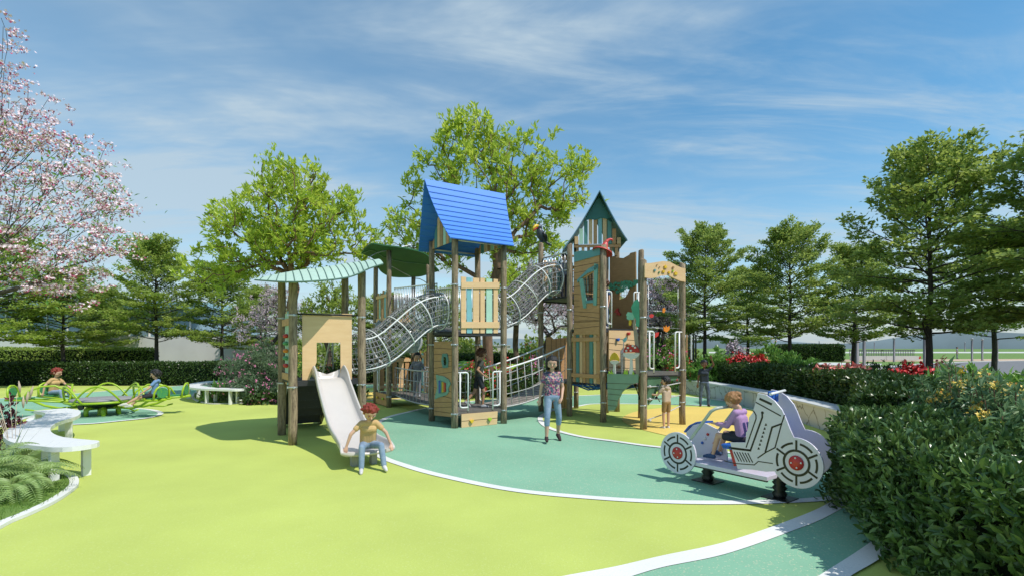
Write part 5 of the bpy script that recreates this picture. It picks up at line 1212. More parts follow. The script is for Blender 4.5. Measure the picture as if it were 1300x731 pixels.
# ---------------------------------------------------------------- net tunnels
def tunnel(label, o_a, o_b, h0, h1, r, group='arched grey net tunnels', ext=0):
    a = Vector((*o_a, 0)); b = Vector((*o_b, 0)); L_ = (b-a).length; ang = math.atan2(b.y-a.y, b.x-a.x)
    t = thing('net_tunnel', label, 'net tunnel', (a.x, a.y, 0), ang, group)
    def cen(s):
        f = min(1, max(0, s)); k = f*f*f*(10-15*f+6*f*f); return Vector((L_*s, 0, h0+(h1-h0)*k))
    def fr(s):
        d = (cen(min(1, s+.02))-cen(max(0, s-.02))); d.normalize(); n = Vector((-d.z, 0, d.x)); return cen(s), Vector((0,1,0)), n
    def pt(s, an, rr=r):
        c, e, n = fr(s); return c+(e*math.cos(an)*.95+n*math.sin(an))*rr
    for an in (math.pi-.8, math.pi+.85, .8, -.85):
        MB().tube([pt(s, an, r*1.0) for s in np.linspace(0, 1, 22)], .0145, 8).build('rail', m_pipe, t)
    for s in np.linspace(0.02, .98, 5): MB().tube([pt(s, x) for x in np.linspace(0, 2*math.pi, 25)[:-1]], .0125, 8, close=True).build('hoop', m_pipe, t)
    P0 = []; P1 = []
    for x in np.linspace(0, 2*math.pi, 23)[:-1]:
        q = [pt(s, x+.9*0, r*.97) for s in np.linspace(0, 1, 26)]; P0 += q[:-1]; P1 += q[1:]
    for s in np.linspace(0, 1, 25):
        q = [pt(s, x, r*.97) for x in np.linspace(0, 2*math.pi, 25)]; P0 += q[:-1]; P1 += q[1:]
    P0 = np.array([tuple(v) for v in P0]); P1 = np.array([tuple(v) for v in P1]); rr = np.full(len(P0), .0085)
    v, f = tubes(P0, P1, rr, rr, 5); npmesh('net', v, f, m_rope, t, True); return t
tunnel('curved net tunnel climbing from the slide tower to the blue roofed tower', W(O1, S+.02, S*.5), W(O2, -.02, S*.5), 1.56, 2.48, .40)
tunnel('curved net tunnel climbing from the blue roofed tower to the pointed roof tower', W(O2, S+.02, S*.5), W(O4, -.02, 2.5*S), 2.50, 3.42, .42)

# ---------------------------------------------------------------- bridges
def bridge(name, label, o_a, o_b, z0, z1, sag, wd, hr0, hr1, planks, kind, n=18):
    a = Vector((*o_a, 0)); b = Vector((*o_b, 0)); L_ = (b-a).length; ang = math.atan2(b.y-a.y, b.x-a.x)
    t = thing(name, label, 'bridge', (a.x, a.y, 0), ang, 'bridges between the towers')
    fl = lambda s: z0+(z1-z0)*s-sag*math.sin(math.pi*s)
    top = lambda s: (z0+hr0)*(1-s)+(z1+hr1)*s-sag*.35*math.sin(math.pi*s)
    d = MB()
    for i in range(planks):
        s = (i+.5)/planks; g = .40/planks*L_*1.0; x = s*L_; dz = (fl(s+.01)-fl(s-.01))/(.02*L_)
        d.beam((x-g, 0, fl(s)-dz*g), (x+g, 0, fl(s)+dz*g), wd, .045, up=(0,0,1))
    d.build('deck', m_deckg if kind != 'rope' else mat('pale_planks', (.30,.27,.24), .8, var=.15), t)
    for sd in (-wd/2, wd/2):
        ss = np.linspace(0, 1, 14)
        MB().tube([(s*L_, sd, top(s)) for s in ss], .017 if kind != 'rope' else .020, 8).build('handrail', m_pipe if kind != 'net' else m_ropel, t)
        c = MB().tube([(s*L_, sd, fl(s)) for s in ss], .016, 6)
        if kind == 'bars':
            for i in range(n+1): s = i/n; c.tube([(s*L_, sd, fl(s)), (s*L_, sd, top(s))], .009, 6)
        else:
            for i in range(n+1):
                s = i/n; s2 = min(1, s+.35/n); c.tube([(s*L_, sd, top(s)), (s2*L_, sd, fl(s2))], .0085, 5)
            for k in (.33,.66): c.tube([(s*L_, sd, fl(s)*(1-k)+top(s)*k) for s in ss], .0085, 5)
        c.build('side_net', m_ropel if kind != 'bars' else m_steel, t)
    return t
bridge('rope_bridge', 'sagging rope bridge with pale planks between the two tall towers', W(O2, S+.03, S*.5), W(O4, -.03, 2.5*S), .34, .84, .12, .86, .85, .88, 16, 'rope', 9)
bridge('chain_bridge', 'low chain bridge with white rails where the grey girl stands', W(O2, S*.5, S+.03), W(O3, S*.5, -.03), .34, .34, .06, .86, .78, .78, 20, 'net', 12)
bridge('high_bridge', 'high footbridge with close upright bars below the leaf shaped roof', W(O2, S*.5, S+.03), W(O3, S*.5, -.03), 2.04, 2.35, 0, .9, 1.12, 1.0, 22, 'bars', 24)
# ============================================================ benches
bench([(-9.6,9.6),(-8.7,9.4),(-7.9,8.85),(-7.25,8.1),(-6.75,7.35),(-6.1,6.75),(-5.25,6.45)] if False else [gp(-70,560-14) if False else (-9.2,10.2),(-8.6,9.8),(-8.05,9.1),(-7.7,8.3),(-7.1,7.5),(-6.4,6.9),(-5.75,6.62),(-5.62,6.58)], 'near curved white bench beside the ferns', .50, .46, (0,22,44,62))
bench([(-10.9,18.7),(-10.75,17.6),(-10.3,16.5),(-9.4,15.65),(-8.7,15.35),(-8.15,15.2)], 'white curved bench in front of the pink flowering bush', .42, .46, (0,16,34,47))
bench([(-6.9,15.1),(-6.2,15.35),(-5.5,15.7)], 'short white bench partly hidden by the posts of the slide tower', .42, .46, (1,10,18))

# ============================================================ spring rider car
OC = np.array((2.08, 6.50)); DC = np.array((.872, -1.20)); DC = DC/np.linalg.norm(DC); AC = math.atan2(DC[1], DC[0]); NC = np.array((-DC[1], DC[0])); CW = .62
def tcar(pts, off=0):
    q = OC+NC*off; return [trace(px, py, q, DC) for px, py in pts]
m_car = mat('white_car_panel', (.63,.60,.70), .35, var=.03)
m_ink = mat('black_inlay', (.008,.008,.008), .4)
car = thing('spring_rider_car', 'white futuristic rocking car on black springs with round wheel panels', 'spring rider', (OC[0], OC[1], 0), AC)
Zc = lambda pts: [(920+a/4.567, 480+b/4.567) for a, b in pts]
def circ(c, r_, n=32, a0=0, a1=360): return [(c[0]+r_*math.cos(R(a)), c[1]+r_*math.sin(R(a))) for a in np.linspace(a0, a1, n, endpoint=(a1-a0) < 359)]
wf = tcar([(860.2,574.5)])[0]; wr_ = tcar([(1011,587)])[0]; RW = .262; RR = .262
body_px = [(30,370),(120,370),(122,350),(135,280),(140,225),(160,200),(175,150),(190,85),(240,95),(290,130),(330,178),(352,225),(375,285),(400,345)]
body = tcar(Zc(body_px)); 
tail = [(wr_[0]+RR*math.cos(a), wr_[1]+RR*math.sin(a)) for a in np.linspace(R(100), R(-150), 26)]
bot = tcar(Zc([(240,540),(160,528),(75,525),(66,495)]))
side = body+tail+bot
wf_loop = [(wf[0]+RW*math.cos(a), wf[1]+RW*math.sin(a)) for a in np.linspace(0, 2*math.pi, 40, endpoint=False)]
def ring_seg(mb, c, r0, r1, a0, a1, y0, y1, n=8):
    lp = [(c[0]+r1*math.cos(a), c[1]+r1*math.sin(a)) for a in np.linspace(R(a0), R(a1), n)]+[(c[0]+r0*math.cos(a), c[1]+r0*math.sin(a)) for a in np.linspace(R(a1), R(a0), n)]
    mb.prism(lp, y0, y1, 'y')
def stroke(mb, pts, w_, y0, y1):
    for p, q in zip(pts, pts[1:]):
        d = Vector((q[0]-p[0], q[1]-p[1])); l = d.length
        if l < 1e-6: continue
        d /= l; w_ = w_*1.0; n = Vector((-d.y, d.x))*w_*.7; e = d*w_*.4
        mb.prism([(p[0]+n.x-e.x, p[1]+n.y-e.y), (q[0]+n.x+e.x, q[1]+n.y+e.y), (q[0]-n.x+e.x, q[1]-n.y+e.y), (p[0]-n.x-e.x, p[1]-n.y-e.y)], y0, y1, 'y')
SH = 0
for off, sg in ((0, -1), (CW, 1)):
    if sg > 0: side = [(p[0]-.17, p[1]) for p in side]; wr_ = (wr_[0]-.17, wr_[1]); SH = -.17
    y0 = off; y1 = off+.022
    ya, yb_ = (y0-.002, y0-.0003) if sg < 0 else (y1+.0003, y1+.002)
    p = MB().prism(side, y0, y1, 'y').build('side_panel', m_car, car, bevel=.004)
    f = MB().prism(wf_loop, y0-.001, y1+.001, 'y').build('wheel_panel', m_car, car, bevel=.004)
    for par, c, r_ in ((f, wf, RW), (p, wr_, RR)):
        k = MB()
        for i in range(6):
            a = 30+i*60; ring_seg(k, c, r_*.725, r_*.81, a+10, a+50, ya, yb_)
            a = R(90+i*60); k.prism([(c[0]+math.cos(a+d)*q*r_, c[1]+math.sin(a+d)*q*r_) for q, d in ((.50,-.08),(.90,-.045),(.90,.045),(.50,.08))], ya-.0004*sg if sg > 0 else ya-.0004, yb_, 'y')
        for i in range(4): ring_seg(k, c, r_*.44, r_*.53, i*90, i*90+90, ya-.0008, yb_-.0002, 10)
        k.build('wheel_line', m_ink, par)
        MB().lathe([(0,0),(r_*.29,0),(r_*.29,.008*1),(0,.008)], (c[0], (y0-.0085) if sg < 0 else (y1+.0005), c[1]), 24, 'y').build('hub', m_redp, par)
        bl_ = MB()
        for i in range(4): a = R(i*90+8); bl_.ball((c[0]+r_*.19*math.cos(a), (y0-.010) if sg < 0 else (y1+.010), c[1]+r_*.19*math.sin(a)), (.010,.006,.010), 8, 6)
        bl_.build('bolt', m_white2, par)
    k = MB(); W_ = .010
    L1 = [([(205,118),(270,148)], .018), ([(182,138),(325,216)], .009), ([(218,200),(218,225),(150,415),(30,400)], .013), ([(150,418),(40,405)], .012), ([(125,398),(182,232),(182,212),(168,188)], .009), ([(330,262),(275,282),(236,425)], .013), ([(347,212),(330,262),(292,400),(238,428),(192,460)], .009), ([(0,478),(60,492),(172,500),(195,480),(278,492)], .007)]
    tc2 = lambda q: [(p_[0]+SH, p_[1]) for p_ in tcar(Zc(q), 0)]
    for pts, w_ in L1: stroke(k, tc2(pts), w_, ya, yb_)
    for i in range(6): stroke(k, tc2([(55+i*16,425+i*1.5),(82+i*16,478+i*1.5)]), .008, ya-.0003, yb_)
    for i in range(7):
        c = tc2([(238-i*7,268+i*23)])[0]; k.prism([(c[0]-.012,c[1]-.012),(c[0]+.014,c[1]-.008),(c[0]+.010,c[1]+.010),(c[0],c[1]+.018)], ya, yb_, 'y')
    c = tc2([(219,198)])[0]; k.prism(circ(c, .016, 12), ya-.0006, yb_, 'y')
    k.build('line_inlay', m_ink, p)
fl0 = tcar([(870,588),(886,590)])[0][1]
FH = tcar([(886,590)])[0][1]; sA = wf[0]+.10; sB = wr_[0]-.15
MB().box(sA, sB, .023, CW-.001, FH-.02, FH+.025).build('floor_board', m_car, car, bevel=.003)
MB().box(sA+.1, sB, -.004+.026, .05, FH-.034, FH-.0205).build('floor_edge', m_ink, car)
# front console: grey wheel arch between the panels and blue bonnet strip
MB().prism([(wf[0]-.16,wf[1]+.20),(wf[0]-.05,wf[1]+.31),(wf[0]+.12,wf[1]+.36),(wf[0]+.30,wf[1]+.30),(wf[0]+.42,wf[1]+.12),(wf[0]+.44,FH+.03),(wf[0]-.1,FH+.03)], .40, .42, 'y').build('dash_panel', m_car, car, bevel=.004)
bo_ = MB(); 
for i in range(3): 
    a, b = R(150-i*22), R(130-i*22); bo_.prism([(wf[0]+.08+.32*math.cos(a), wf[1]+.03+.32*math.sin(a)), (wf[0]+.08+.32*math.cos(b), wf[1]+.03+.32*math.sin(b)), (wf[0]+.08+.34*math.cos(b), wf[1]+.03+.34*math.sin(b)), (wf[0]+.08+.34*math.cos(a), wf[1]+.03+.34*math.sin(a))], .425, CW-.002, 'y')
bo_.build('bonnet', m_bluep, car)
for i, (a, b, c) in enumerate(((.17,.22,m_redp),(.13,.16,m_white2),(.09,.10,m_bluep),(.26,.12,m_redp))): MB().ball((wf[0]+a, .392, wf[1]+b), .018, 10, 8).build('play_button', c, car)
# roll bar
hb = [tcar(q, .05)[0] for q in ([(876,556)], [(903,524)], [(911,519)])]
zt = hb[2][1]
MB().tube([(hb[0][0],.04,FH),(hb[0][0]+.02,.04,hb[0][1]),(hb[1][0],.04,zt-.035),(hb[1][0]+.05,.05,zt),(hb[1][0]+.06,.12,zt+.01),(hb[1][0]+.06,CW-.12,zt+.01),(hb[1][0]+.05,CW-.05,zt),(hb[1][0],CW-.04,zt-.035),(hb[0][0]+.02,CW-.04,hb[0][1]),(hb[0][0],CW-.04,FH)], .019, 10).build('roll_bar', mat('sage_pipe', (.42,.47,.42), .35), car)
# seat
su, sz = tcar([(922,566)], .06)[0]; su2 = tcar([(948,560)], .06)[0][0]
st_ = MB()
for i in range(5): x = su-.06+i*.075; st_.box(x, x+.062, .05, CW-.03, sz-.005, sz+.022)
seat = st_.box(su-.05, su+.29, .06, .10, sz-.03, sz-.006).box(su-.05, su+.29, CW-.1, CW-.06, sz-.03, sz-.006).build('seat', m_bluep, car, bevel=.005)
bk2 = MB()
for i in range(4): bk2.box(su+.33, su+.35, .07, CW-.05, sz+.05+i*.075, sz+.112+i*.075)
bk2.build('backrest', m_bluep, car, bevel=.005)
MB().prism(tcar([(925,567),(932,567),(939.5,591),(931.5,591)], .12), .12, .14, 'y').prism(tcar([(925,567),(932,567),(939.5,591),(931.5,591)], .12), CW-.14, CW-.12, 'y').build('seat_support', m_redp, car)
MB().tube([(su+.27,.03,sz+.02),(su+.27,.03,sz+.20),(su+.30,.03,sz+.24),(su+.36,.03,sz+.24)], .010, 8).build('arm_loop', m_pipe, car)
sh = tcar([(984,497)], 0)[0]; MB().tube([(sh[0]-.06,.02,sh[1]-.03),(sh[0]-.20,CW,sh[1]-.03)], .016, 8).build('cross_pipe', m_pipe, car)
hd = MB()
for i in range(3): hd.box(sh[0]-.26, sh[0]-.24, .34+i*.08, .40+i*.08, sh[1]-.16, sh[1]-.03)
hd.build('headrest', m_bluep, car, bevel=.006)
for s_ in (.25, 1.15):
    c = (s_, CW/2+.0, 0); sp = MB().lathe([(.055,.0)]+[(.055+.025*abs(math.sin(i*math.pi/2)), .03+i*.03) for i in range(1, 9)]+[(.05,FH-.03)], c, 18)
    spo = sp.build('spring', m_black, car); MB().box(c[0]-.15, c[0]+.15, c[1]-.13, c[1]+.13, 0, .016).build('base_plate', m_black, spo, bevel=.004)
MB().box(.15, 1.35, CW/2-.05, CW/2+.05, FH-.05, FH-.021).build('chassis', m_black, car)

# ============================================================ lime spinner
m_lime = mat('lime_pipe', (.32,.48,.02), .35, var=.06)
m_seatg = mat('green_seat', (.02,.22,.13), .45, col2=(.10,.32,.07), scale=22)
SPC = (-10.2, 12.75); spn = thing('spinner', 'lime green pipe spinner with a grey disc and four round backed seats', 'playground spinner', (*SPC, 0), 0)
b = MB().lathe([(0,.36),(.55,.37),(.64,.385),(.645,.41),(.60,.43),(0,.435)], k=32).build('disc', mat('grey_disc', (.28,.27,.28), .6), spn)
MB().lathe([(0,.18),(.25,.20),(.5,.33),(.55,.36)], k=24).build('bearing', m_black, spn)
MB().lathe([(.10,0),(.10,.2)], k=16).build('column', m_lime, spn)
MB().tube([(-.25,-.32,.24),(-.25,-.36,.24)], .07, 14).build('cap', m_black, spn)
for a in range(0, 360, 60):
    c, s_ = math.cos(R(a+12)), math.sin(R(a+12)); MB().tube([(c*.08,s_*.08,.2),(c*.3,s_*.3,.2),(c*.36,s_*.36,.15),(c*.37,s_*.37,0)], .045, 10).build('foot', m_lime, spn)
MB().tube([(.72*math.cos(a), .72*math.sin(a), .36) for a in np.linspace(0, 2*math.pi, 41)[:-1]], .028, 8, close=True).build('ring_pipe', m_lime, spn)
for k, a in enumerate((-14, 14, 166, 194)):
    ca, sa = math.cos(R(a)), math.sin(R(a)); E = lambda r_, z, o_=0: (ca*r_-sa*o_, sa*r_+ca*o_, z)
    arm = MB().tube([E(.5,.22),E(.9,.2),E(1.2,.27),E(1.45,.40),E(1.95,.44)], .03, 8).tube([E(.72,.36,.12),E(1.3,.41,.18),E(1.9,.44,.18)], .024, 8).tube([E(.72,.36,-.12),E(1.3,.41,-.18),E(1.9,.44,-.18)], .024, 8)
    sg = 1 if k % 2 else -1
    arm.tube([E(1.0,.20,sg*.1),E(1.25,.17,sg*.2),E(1.45,.22,sg*.28)], .02, 8)
    arm.build('arm', m_lime, spn)
    h = [E(1.55,.44,.0)]
    fr_ = MB().tube([E(1.82,.44,-.20),E(1.84,.60,-.20),E(1.86,.70,-.16),E(1.87,.765,-.07),E(1.87,.77,.05),E(1.86,.72,.15),E(1.84,.62,.20),E(1.82,.44,.20)], .024, 8).build('seat_frame', m_lime, spn)
    bp_ = MB(); vs = []
    for dr in (0, .02):
        for q in range(16): x = R(q*22.5); vs.append(E(1.845+dr, .60+.125*math.sin(x), .15*math.cos(x)))
    bp_.add(vs, [tuple(range(16))[::-1], tuple(range(16, 32))]+[(q, (q+1) % 16, 16+(q+1) % 16, 16+q) for q in range(16)]).build('backrest', m_seatg, spn)
    MB().add([E(1.48,.45,-.15),E(1.82,.455,-.17),E(1.82,.455,.17),E(1.48,.45,.15),E(1.48,.475,-.15),E(1.82,.48,-.17),E(1.82,.48,.17),E(1.48,.475,.15)], [(0,3,2,1),(4,5,6,7),(0,1,5,4),(1,2,6,5),(2,3,7,6),(3,0,4,7)]).build('seat', m_seatg, spn)
    # tall arched grab hoops
    MB().tube([E(.72,.36,-.25*sg),E(.80,.60,-.15*sg),E(1.0,.75,-.02),E(1.25,.74,.05*sg),E(1.45,.64,.15*sg),E(1.55,.44,.2*sg)], .023, 8).build('grab_hoop', m_lime, spn)
for a in (60, 120, 240, 300):
    q = [(.74*math.cos(R(a+d)), .74*math.sin(R(a+d))-.0, .36+.40*math.sin(math.pi*(d+38)/76)) for d in np.linspace(-38, 38, 11)]
    MB().tube(q, .023, 8).build('grab_hoop', m_lime, spn)

# ============================================================ pale building behind the hedges, far right furniture
m_wallw = mat('pale_render', (.72,.69,.66), .85, var=.05, scale=1)
bt = thing('long_building', 'long low pale building with a blue glazed upper storey behind the trees', 'building', (-14, 32, 0), 0)
MB().box(-20, -2.0, 0, 9, 0, 2.35).box(-1.99, 2.2, 1.2, 9, 0, 2.35).build('wall', m_wallw, bt)
MB().box(-20, -5.9, .6, 8.4, 2.36, 4.1).build('upper_storey', mat('blue_glazing', (.20,.30,.36), .45, var=.15), bt)
MB().box(-20.5, -5.4, .1, 9, 4.11, 4.22).box(-20.3, -5.6, .2, 8.9, 4.23, 4.55).build('roof', mat('pale_blue_roof', (.28,.45,.52), .5), bt)
for i in range(11): MB().box(-19.5+i*1.3, -19.42+i*1.3, .52, .60, 2.37, 4.10).build('mullion', m_white2, bt)
MB().box(-.1, .1, -.02, .0, 0, 2.35).box(2.201, 2.26, 1.15, 9, 0, 2.36).build('pilaster', m_white2, bt)
bt2 = thing('garden_wall', 'pale rendered wall running behind the pink flowering bush', 'wall', (-12.6, 29.5, 0), 0)
MB().box(0, 12.5, 0, .25, 0, 1.75).build('wall_body', m_wallw, bt2); MB().box(-.03, 12.53, -.03, .28, 1.752, 1.81).build('coping', m_white2, bt2)
m_postd = mat('grey_steel', (.10,.10,.11), .5)
fp = [(1088,465,'post beside the thin bare trunks'), (1097,470,'nearest post left of the road kerb'), (1135,459,'post in front of the pale long benches'), (1174,478,'post close behind the tallest layered tree trunk'), (1234,458,'post beyond the grey road'), (1247,457,'post just past the far end of the road'), (1266,458,'post standing near the far shadow on the road'), (1225,446,'thin post far off beyond the figure'), (1110,446,'thin post far off between the benches'), (1064,446,'thin post at the end of the far hedge'), (1040,447,'thin post in the middle of the far hedge')]
proto = None
for px, py, lab in fp:
    X, Y = gp(px, py if py < 478 else 470); hgt = 3.6
    if proto is None:
        proto = thing('lamp_post', 'dark grey '+lab, 'post', (X, Y, 0), 0, 'grey posts round the far lawn')
        MB().lathe([(.22,0),(.22,.04),(.15,.05),(.15,3.5),(.10,3.55)], k=12).build('pole', m_postd, proto); MB().lathe([(0,3.95),(.17,3.92),(.22,3.80),(.16,3.6),(.0,3.56)], k=12).build('lamp_head', m_greyp, proto)
    else: dup(proto, (X, Y, 0), rnd.uniform(0, 3), 'dark grey '+lab, (.7 if py > 450 else .9))
for px, z, lab, zz in ((1102,66,'long pale bench block with a slatted back, the one nearer the bare trunks',0), (1143,66,'long pale bench block with a slatted back beside the tree trunk',0)):
    X = (px-650)/FOC*z; t = thing('pavilion_bench', lab, 'bench', (X, z, 0), 0, 'long pale bench blocks on the far lawn')
    MB().box(-2.1, 2.1, -.4, .4, 0, .55).build('seat', m_conc, t); q = MB().box(-2.2, 2.2, .36, .44, 1.25, 1.35)
    for i in range(20): q.box(-2.15+i*.22, -2.08+i*.22, .38, .42, .551, 1.25)
    q.build('backrest', m_postd, t)
sn = thing('slat_screen', 'upright dark and orange slats behind the hedge beside the waving boy', 'screen', (at(883,440,19.6)[0]-.1, 20.6, 0), 0)
for i, c in enumerate((m_black, m_orap, m_black, m_white2, m_black, m_black)): MB().box(i*.09, i*.09+.05, 0, .05, .9, 2.2).build('slat', m_wood if c == m_orap else c, sn)
MB().box(-.03, .55, .055, .09, .9, 1.0).build('base_rail', m_black, sn)
# climbing domes of the back garden
def dome(label, loc, r, col, seed):
    t = thing('play_dome', label, 'climbing dome', loc, .5, 'arched play domes of the back garden')
    for k in range(4):
        y = -r*.9+k*r*.6; MB().tube([(r*math.cos(a), y, r*1.15*math.sin(a)) for a in np.linspace(0, math.pi, 15)], .05, 8).build('hoop', col, t)
    for a in (R(35), R(65), R(90), R(115), R(145)): MB().tube([(r*math.cos(a), -r*.9, r*1.15*math.sin(a)), (r*math.cos(a), r*.9, r*1.15*math.sin(a))], .028, 6).build('rail', col, t)
    sh = MB(); vs = []
    for k in (0, 1):
        for a in np.linspace(R(12), R(168), 11): vs.append((r*.95*math.cos(a), -r*.3+k*r*1.15, r*1.10*math.sin(a)))
    sh.add(vs, [(i, i+1, i+12, i+11) for i in range(10)], True); o = sh.build('shell', mat('grey_shell', (.42,.42,.43), .7), t, clean=False)
    sd = o.modifiers.new('s', 'SOLIDIFY'); sd.thickness = .03
m_limed = mat('lime_hoop', (.30,.50,.04), .4)
dome('lime hooped play dome behind the lower white rails', (at(600,440,20)[0], 20, 0), .95, m_limed, 1)
dome('lime hooped play dome behind the rope bridge', (at(650,440,21)[0], 21, 0), .85, m_limed, 2)
# ============================================================ people
m_skin = mat('fair_skin', (.60,.36,.25), .5, var=.05); m_skin2 = mat('tan_skin', (.42,.22,.13), .5, var=.05); m_skind = mat('brown_skin', (.15,.075,.045), .45, var=.08)
def mblob(name, caps, m, parent, voxel=.008, smooth=4):
    """one continuous surface grown round tapered capsules"""
    mb = MB()
    for (a, b, ra, rb) in caps:
        a, b = Vector(a), Vector(b); d = b-a; l = d.length
        if l < 1e-5: mb.ball(a, ra, 12, 8); continue
        d /= l; n = 4; pts = []; rr = []
        for i in range(n): t_ = math.pi/2*(i+.25)/n; pts.append(a-d*ra*math.cos(t_)); rr.append(ra*math.sin(t_))
        pts += [a, a.lerp(b, .5), b]; rr += [ra, (ra+rb)/2, rb]
        for i in range(n-1, -1, -1): t_ = math.pi/2*(i+.25)/n; pts.append(b+d*rb*math.cos(t_)); rr.append(rb*math.sin(t_))
        mb.tube(pts, rr, 12)
    o = mb.build(name+'_tmp', m, None)
    r_ = o.modifiers.new('r', 'REMESH'); r_.mode = 'VOXEL'; r_.voxel_size = voxel; r_.use_smooth_shade = True
    s_ = o.modifiers.new('s', 'SMOOTH'); s_.factor = .5; s_.iterations = smooth
    dg = bpy.context.evaluated_depsgraph_get(); me = bpy.data.meshes.new_from_object(o.evaluated_get(dg)); me.name = name
    me.materials.clear(); me.materials.append(m)
    me.polygons.foreach_set('use_smooth', [True]*len(me.polygons))
    bpy.data.objects.remove(o); ob = bpy.data.objects.new(name, me); C.objects.link(ob)
    if parent: ob.parent = parent
    return ob
def nrm(v): return Vector(v).normalized()
def person(label, loc, rz, ht, skin, shirt, pants, shoes, hair, hairstyle='short', lean=0, armL=((-.2,0,-1),(-.1,-.3,-1)), armR=((.2,0,-1),(.1,-.3,-1)), legL=((0,0,-1),(0,0,-1)), legR=((0,0,-1),(0,0,-1)), head=(0,0), sleeve='short', pantlen='long', pelvis=None, kid=1.0, hood=False, curl=.5, long_shirt=0, turn=0, grp='children at play', socks=None):
    """local frame: faces -Y; x is the figure's own left-to-viewer side. pelvis: height of the pelvis (seated) or None (standing on the ground)"""
    H = ht; hs = 1.10+.20*kid
    legs = {}
    pel = Vector((0,0,0)); th, sh_ = .245*H, .235*H
    ln = Vector((0,-math.sin(R(lean)),math.cos(R(lean))))
    fw = Vector((0,-math.cos(R(lean)),-math.sin(R(lean))))
    hipw, shw = .049*H, .084*H
    rt = Matrix.Rotation(R(turn), 3, ln); sx = rt @ Vector((1,0,0)); fwt = rt @ fw
    chest = pel+ln*.20*H; neck = pel+ln*.292*H; shl = pel+ln*.268*H
    J = {}
    for s, leg in ((-1, legL), (1, legR)):
        hip = pel+Vector((s*hipw,0,-.005*H)); kn = hip+nrm(leg[0])*th; an = kn+nrm(leg[1])*sh_; tf_ = Vector(leg[2]).normalized() if len(leg) > 2 else Vector((s*.12,-1,0)).normalized()
        J['hip', s], J['kn', s], J['an', s], J['toe', s] = hip, kn, an, an+tf_*.085*H+Vector((0,0,-.022*H) if len(leg) < 4 else (0,0,0))
    low = min(min(J['an', s].z-.040*H, J['toe', s].z-.018*H) for s in (-1, 1))
    base = -low if pelvis is None else pelvis
    T = Vector((0,0,base)); 
    for k in J: J[k] = J[k]+T
    pel, chest, neck, shl = pel+T, chest+T, neck+T, shl+T
    arms = {}
    for s, arm in ((-1, armL), (1, armR)):
        so_ = shl+sx*s*shw; el = so_+nrm(arm[0])*.165*H; wr = el+nrm(arm[1])*.145*H; arms[s] = (so_, el, wr, nrm(arm[2]) if len(arm) > 2 else nrm(arm[1]))
    pit, yaw = R(head[0]), R(head[1])
    hq = Matrix.Rotation(yaw, 3, 'Z') @ Matrix.Rotation(pit, 3, 'X') if True else None
    hf = hq @ Vector((0,-1,0)); hu = hq @ Vector((0,0,1)); hx = hq @ Vector((1,0,0))
    hr = .066*H*hs; hc = neck+ln*.030*H+hu*(hr*1.02)+hf*.006*H
    def HP(x, f, u): return hc+hx*x*hr+hf*f*hr+hu*u*hr
    t = thing('person', label, 'person', loc, rz, grp)
    caps = []
    # trunk
    w1, w2, w3 = .060*H, .052*H, .056*H
    for f in (-1, -.33, .33, 1):
        caps += [(pel+Vector((f*hipw*.75,0,.01*H)), chest+sx*f*shw*.52, .047*H, .046*H)]
    caps += [(shl-sx*shw*.9, shl+sx*shw*.9, .031*H, .031*H), (chest-sx*shw*.5+fwt*.008*H, chest+sx*shw*.5+fwt*.008*H, .050*H, .050*H), (pel-Vector((hipw*.7,0,0)), pel+Vector((hipw*.7,0,0)), .052*H, .052*H)]
    caps += [(shl, neck+ln*.03*H, .036*H, .025*H), (neck, hc-hu*hr*.5, .026*H, .024*H)]
    # head
    caps += [(HP(0,-.18,.18), HP(0,.12,.25), hr*.86, hr*.80), (HP(0,.10,-.15), HP(0,.30,-.55), hr*.72, hr*.36), (HP(-.33,.25,-.2), HP(.33,.25,-.2), hr*.42, hr*.42), (HP(0,.82,.02), HP(0,1.02,-.22), hr*.07, hr*.12)]
    for s in (-1, 1): caps.append((HP(s*.86,-.12,.12), HP(s*.88,-.06,-.16), hr*.13, hr*.09))
    for s in (-1, 1):
        a, e, w_, hd_ = arms[s]; caps += [(a, e, .028*H, .021*H), (e, w_, .021*H, .0145*H)]
        side = hd_.cross(Vector((0,0,1)));
        if side.length < .3: side = hd_.cross(Vector((0,1,0)))
        side.normalize(); pn = side.cross(hd_).normalized(); pc = w_+hd_*.030*H
        caps += [(w_+hd_*.008*H-side*.006*H, pc+hd_*.014*H-side*.011*H, .0125*H, .0105*H), (w_+hd_*.008*H+side*.006*H, pc+hd_*.014*H+side*.011*H, .0125*H, .0105*H)]
        bend = pn*(-s)*curl
        for i in range(4):
            o_ = (i-1.5)*.0105*H; lf = (.026,.031,.029,.022)[i]*H; p0 = pc+hd_*.018*H+side*o_; d1 = (hd_+bend*.35).normalized(); d2 = (hd_+bend*1.1).normalized()
            p1 = p0+d1*lf*.55; p2 = p1+d2*lf*.55; caps += [(p0, p1, .0052*H, .0048*H), (p1, p2, .0048*H, .0040*H)]
        p0 = w_+hd_*.018*H+side*.014*H*s; p1 = p0+(hd_*.7+side*.8*s).normalized()*.020*H; p2 = p1+(hd_+bend*.5).normalized()*.018*H; caps += [(p0, p1, .0068*H, .0058*H), (p1, p2, .0058*H, .0046*H)]
        hip, kn, an, toe = J['hip', s], J['kn', s], J['an', s], J['toe', s]
        caps += [(hip, kn, .046*H, .031*H), (kn, kn.lerp(an, .4), .030*H, .029*H), (kn.lerp(an, .4), an, .029*H, .018*H), (an, an.lerp(toe, .5), .020*H, .017*H), (an.lerp(toe, .5), toe, .017*H, .013*H)]
    mblob('body', caps, skin, t, .0062*H/1.2, 3)
    # clothes
    cl = []; hem = pel-ln*(.0+long_shirt)*H
    for f in (-1, -.33, .33, 1): cl += [(hem+Vector((f*hipw*.85,0,.02*H)), chest+sx*f*shw*.54, .053*H, .050*H)]
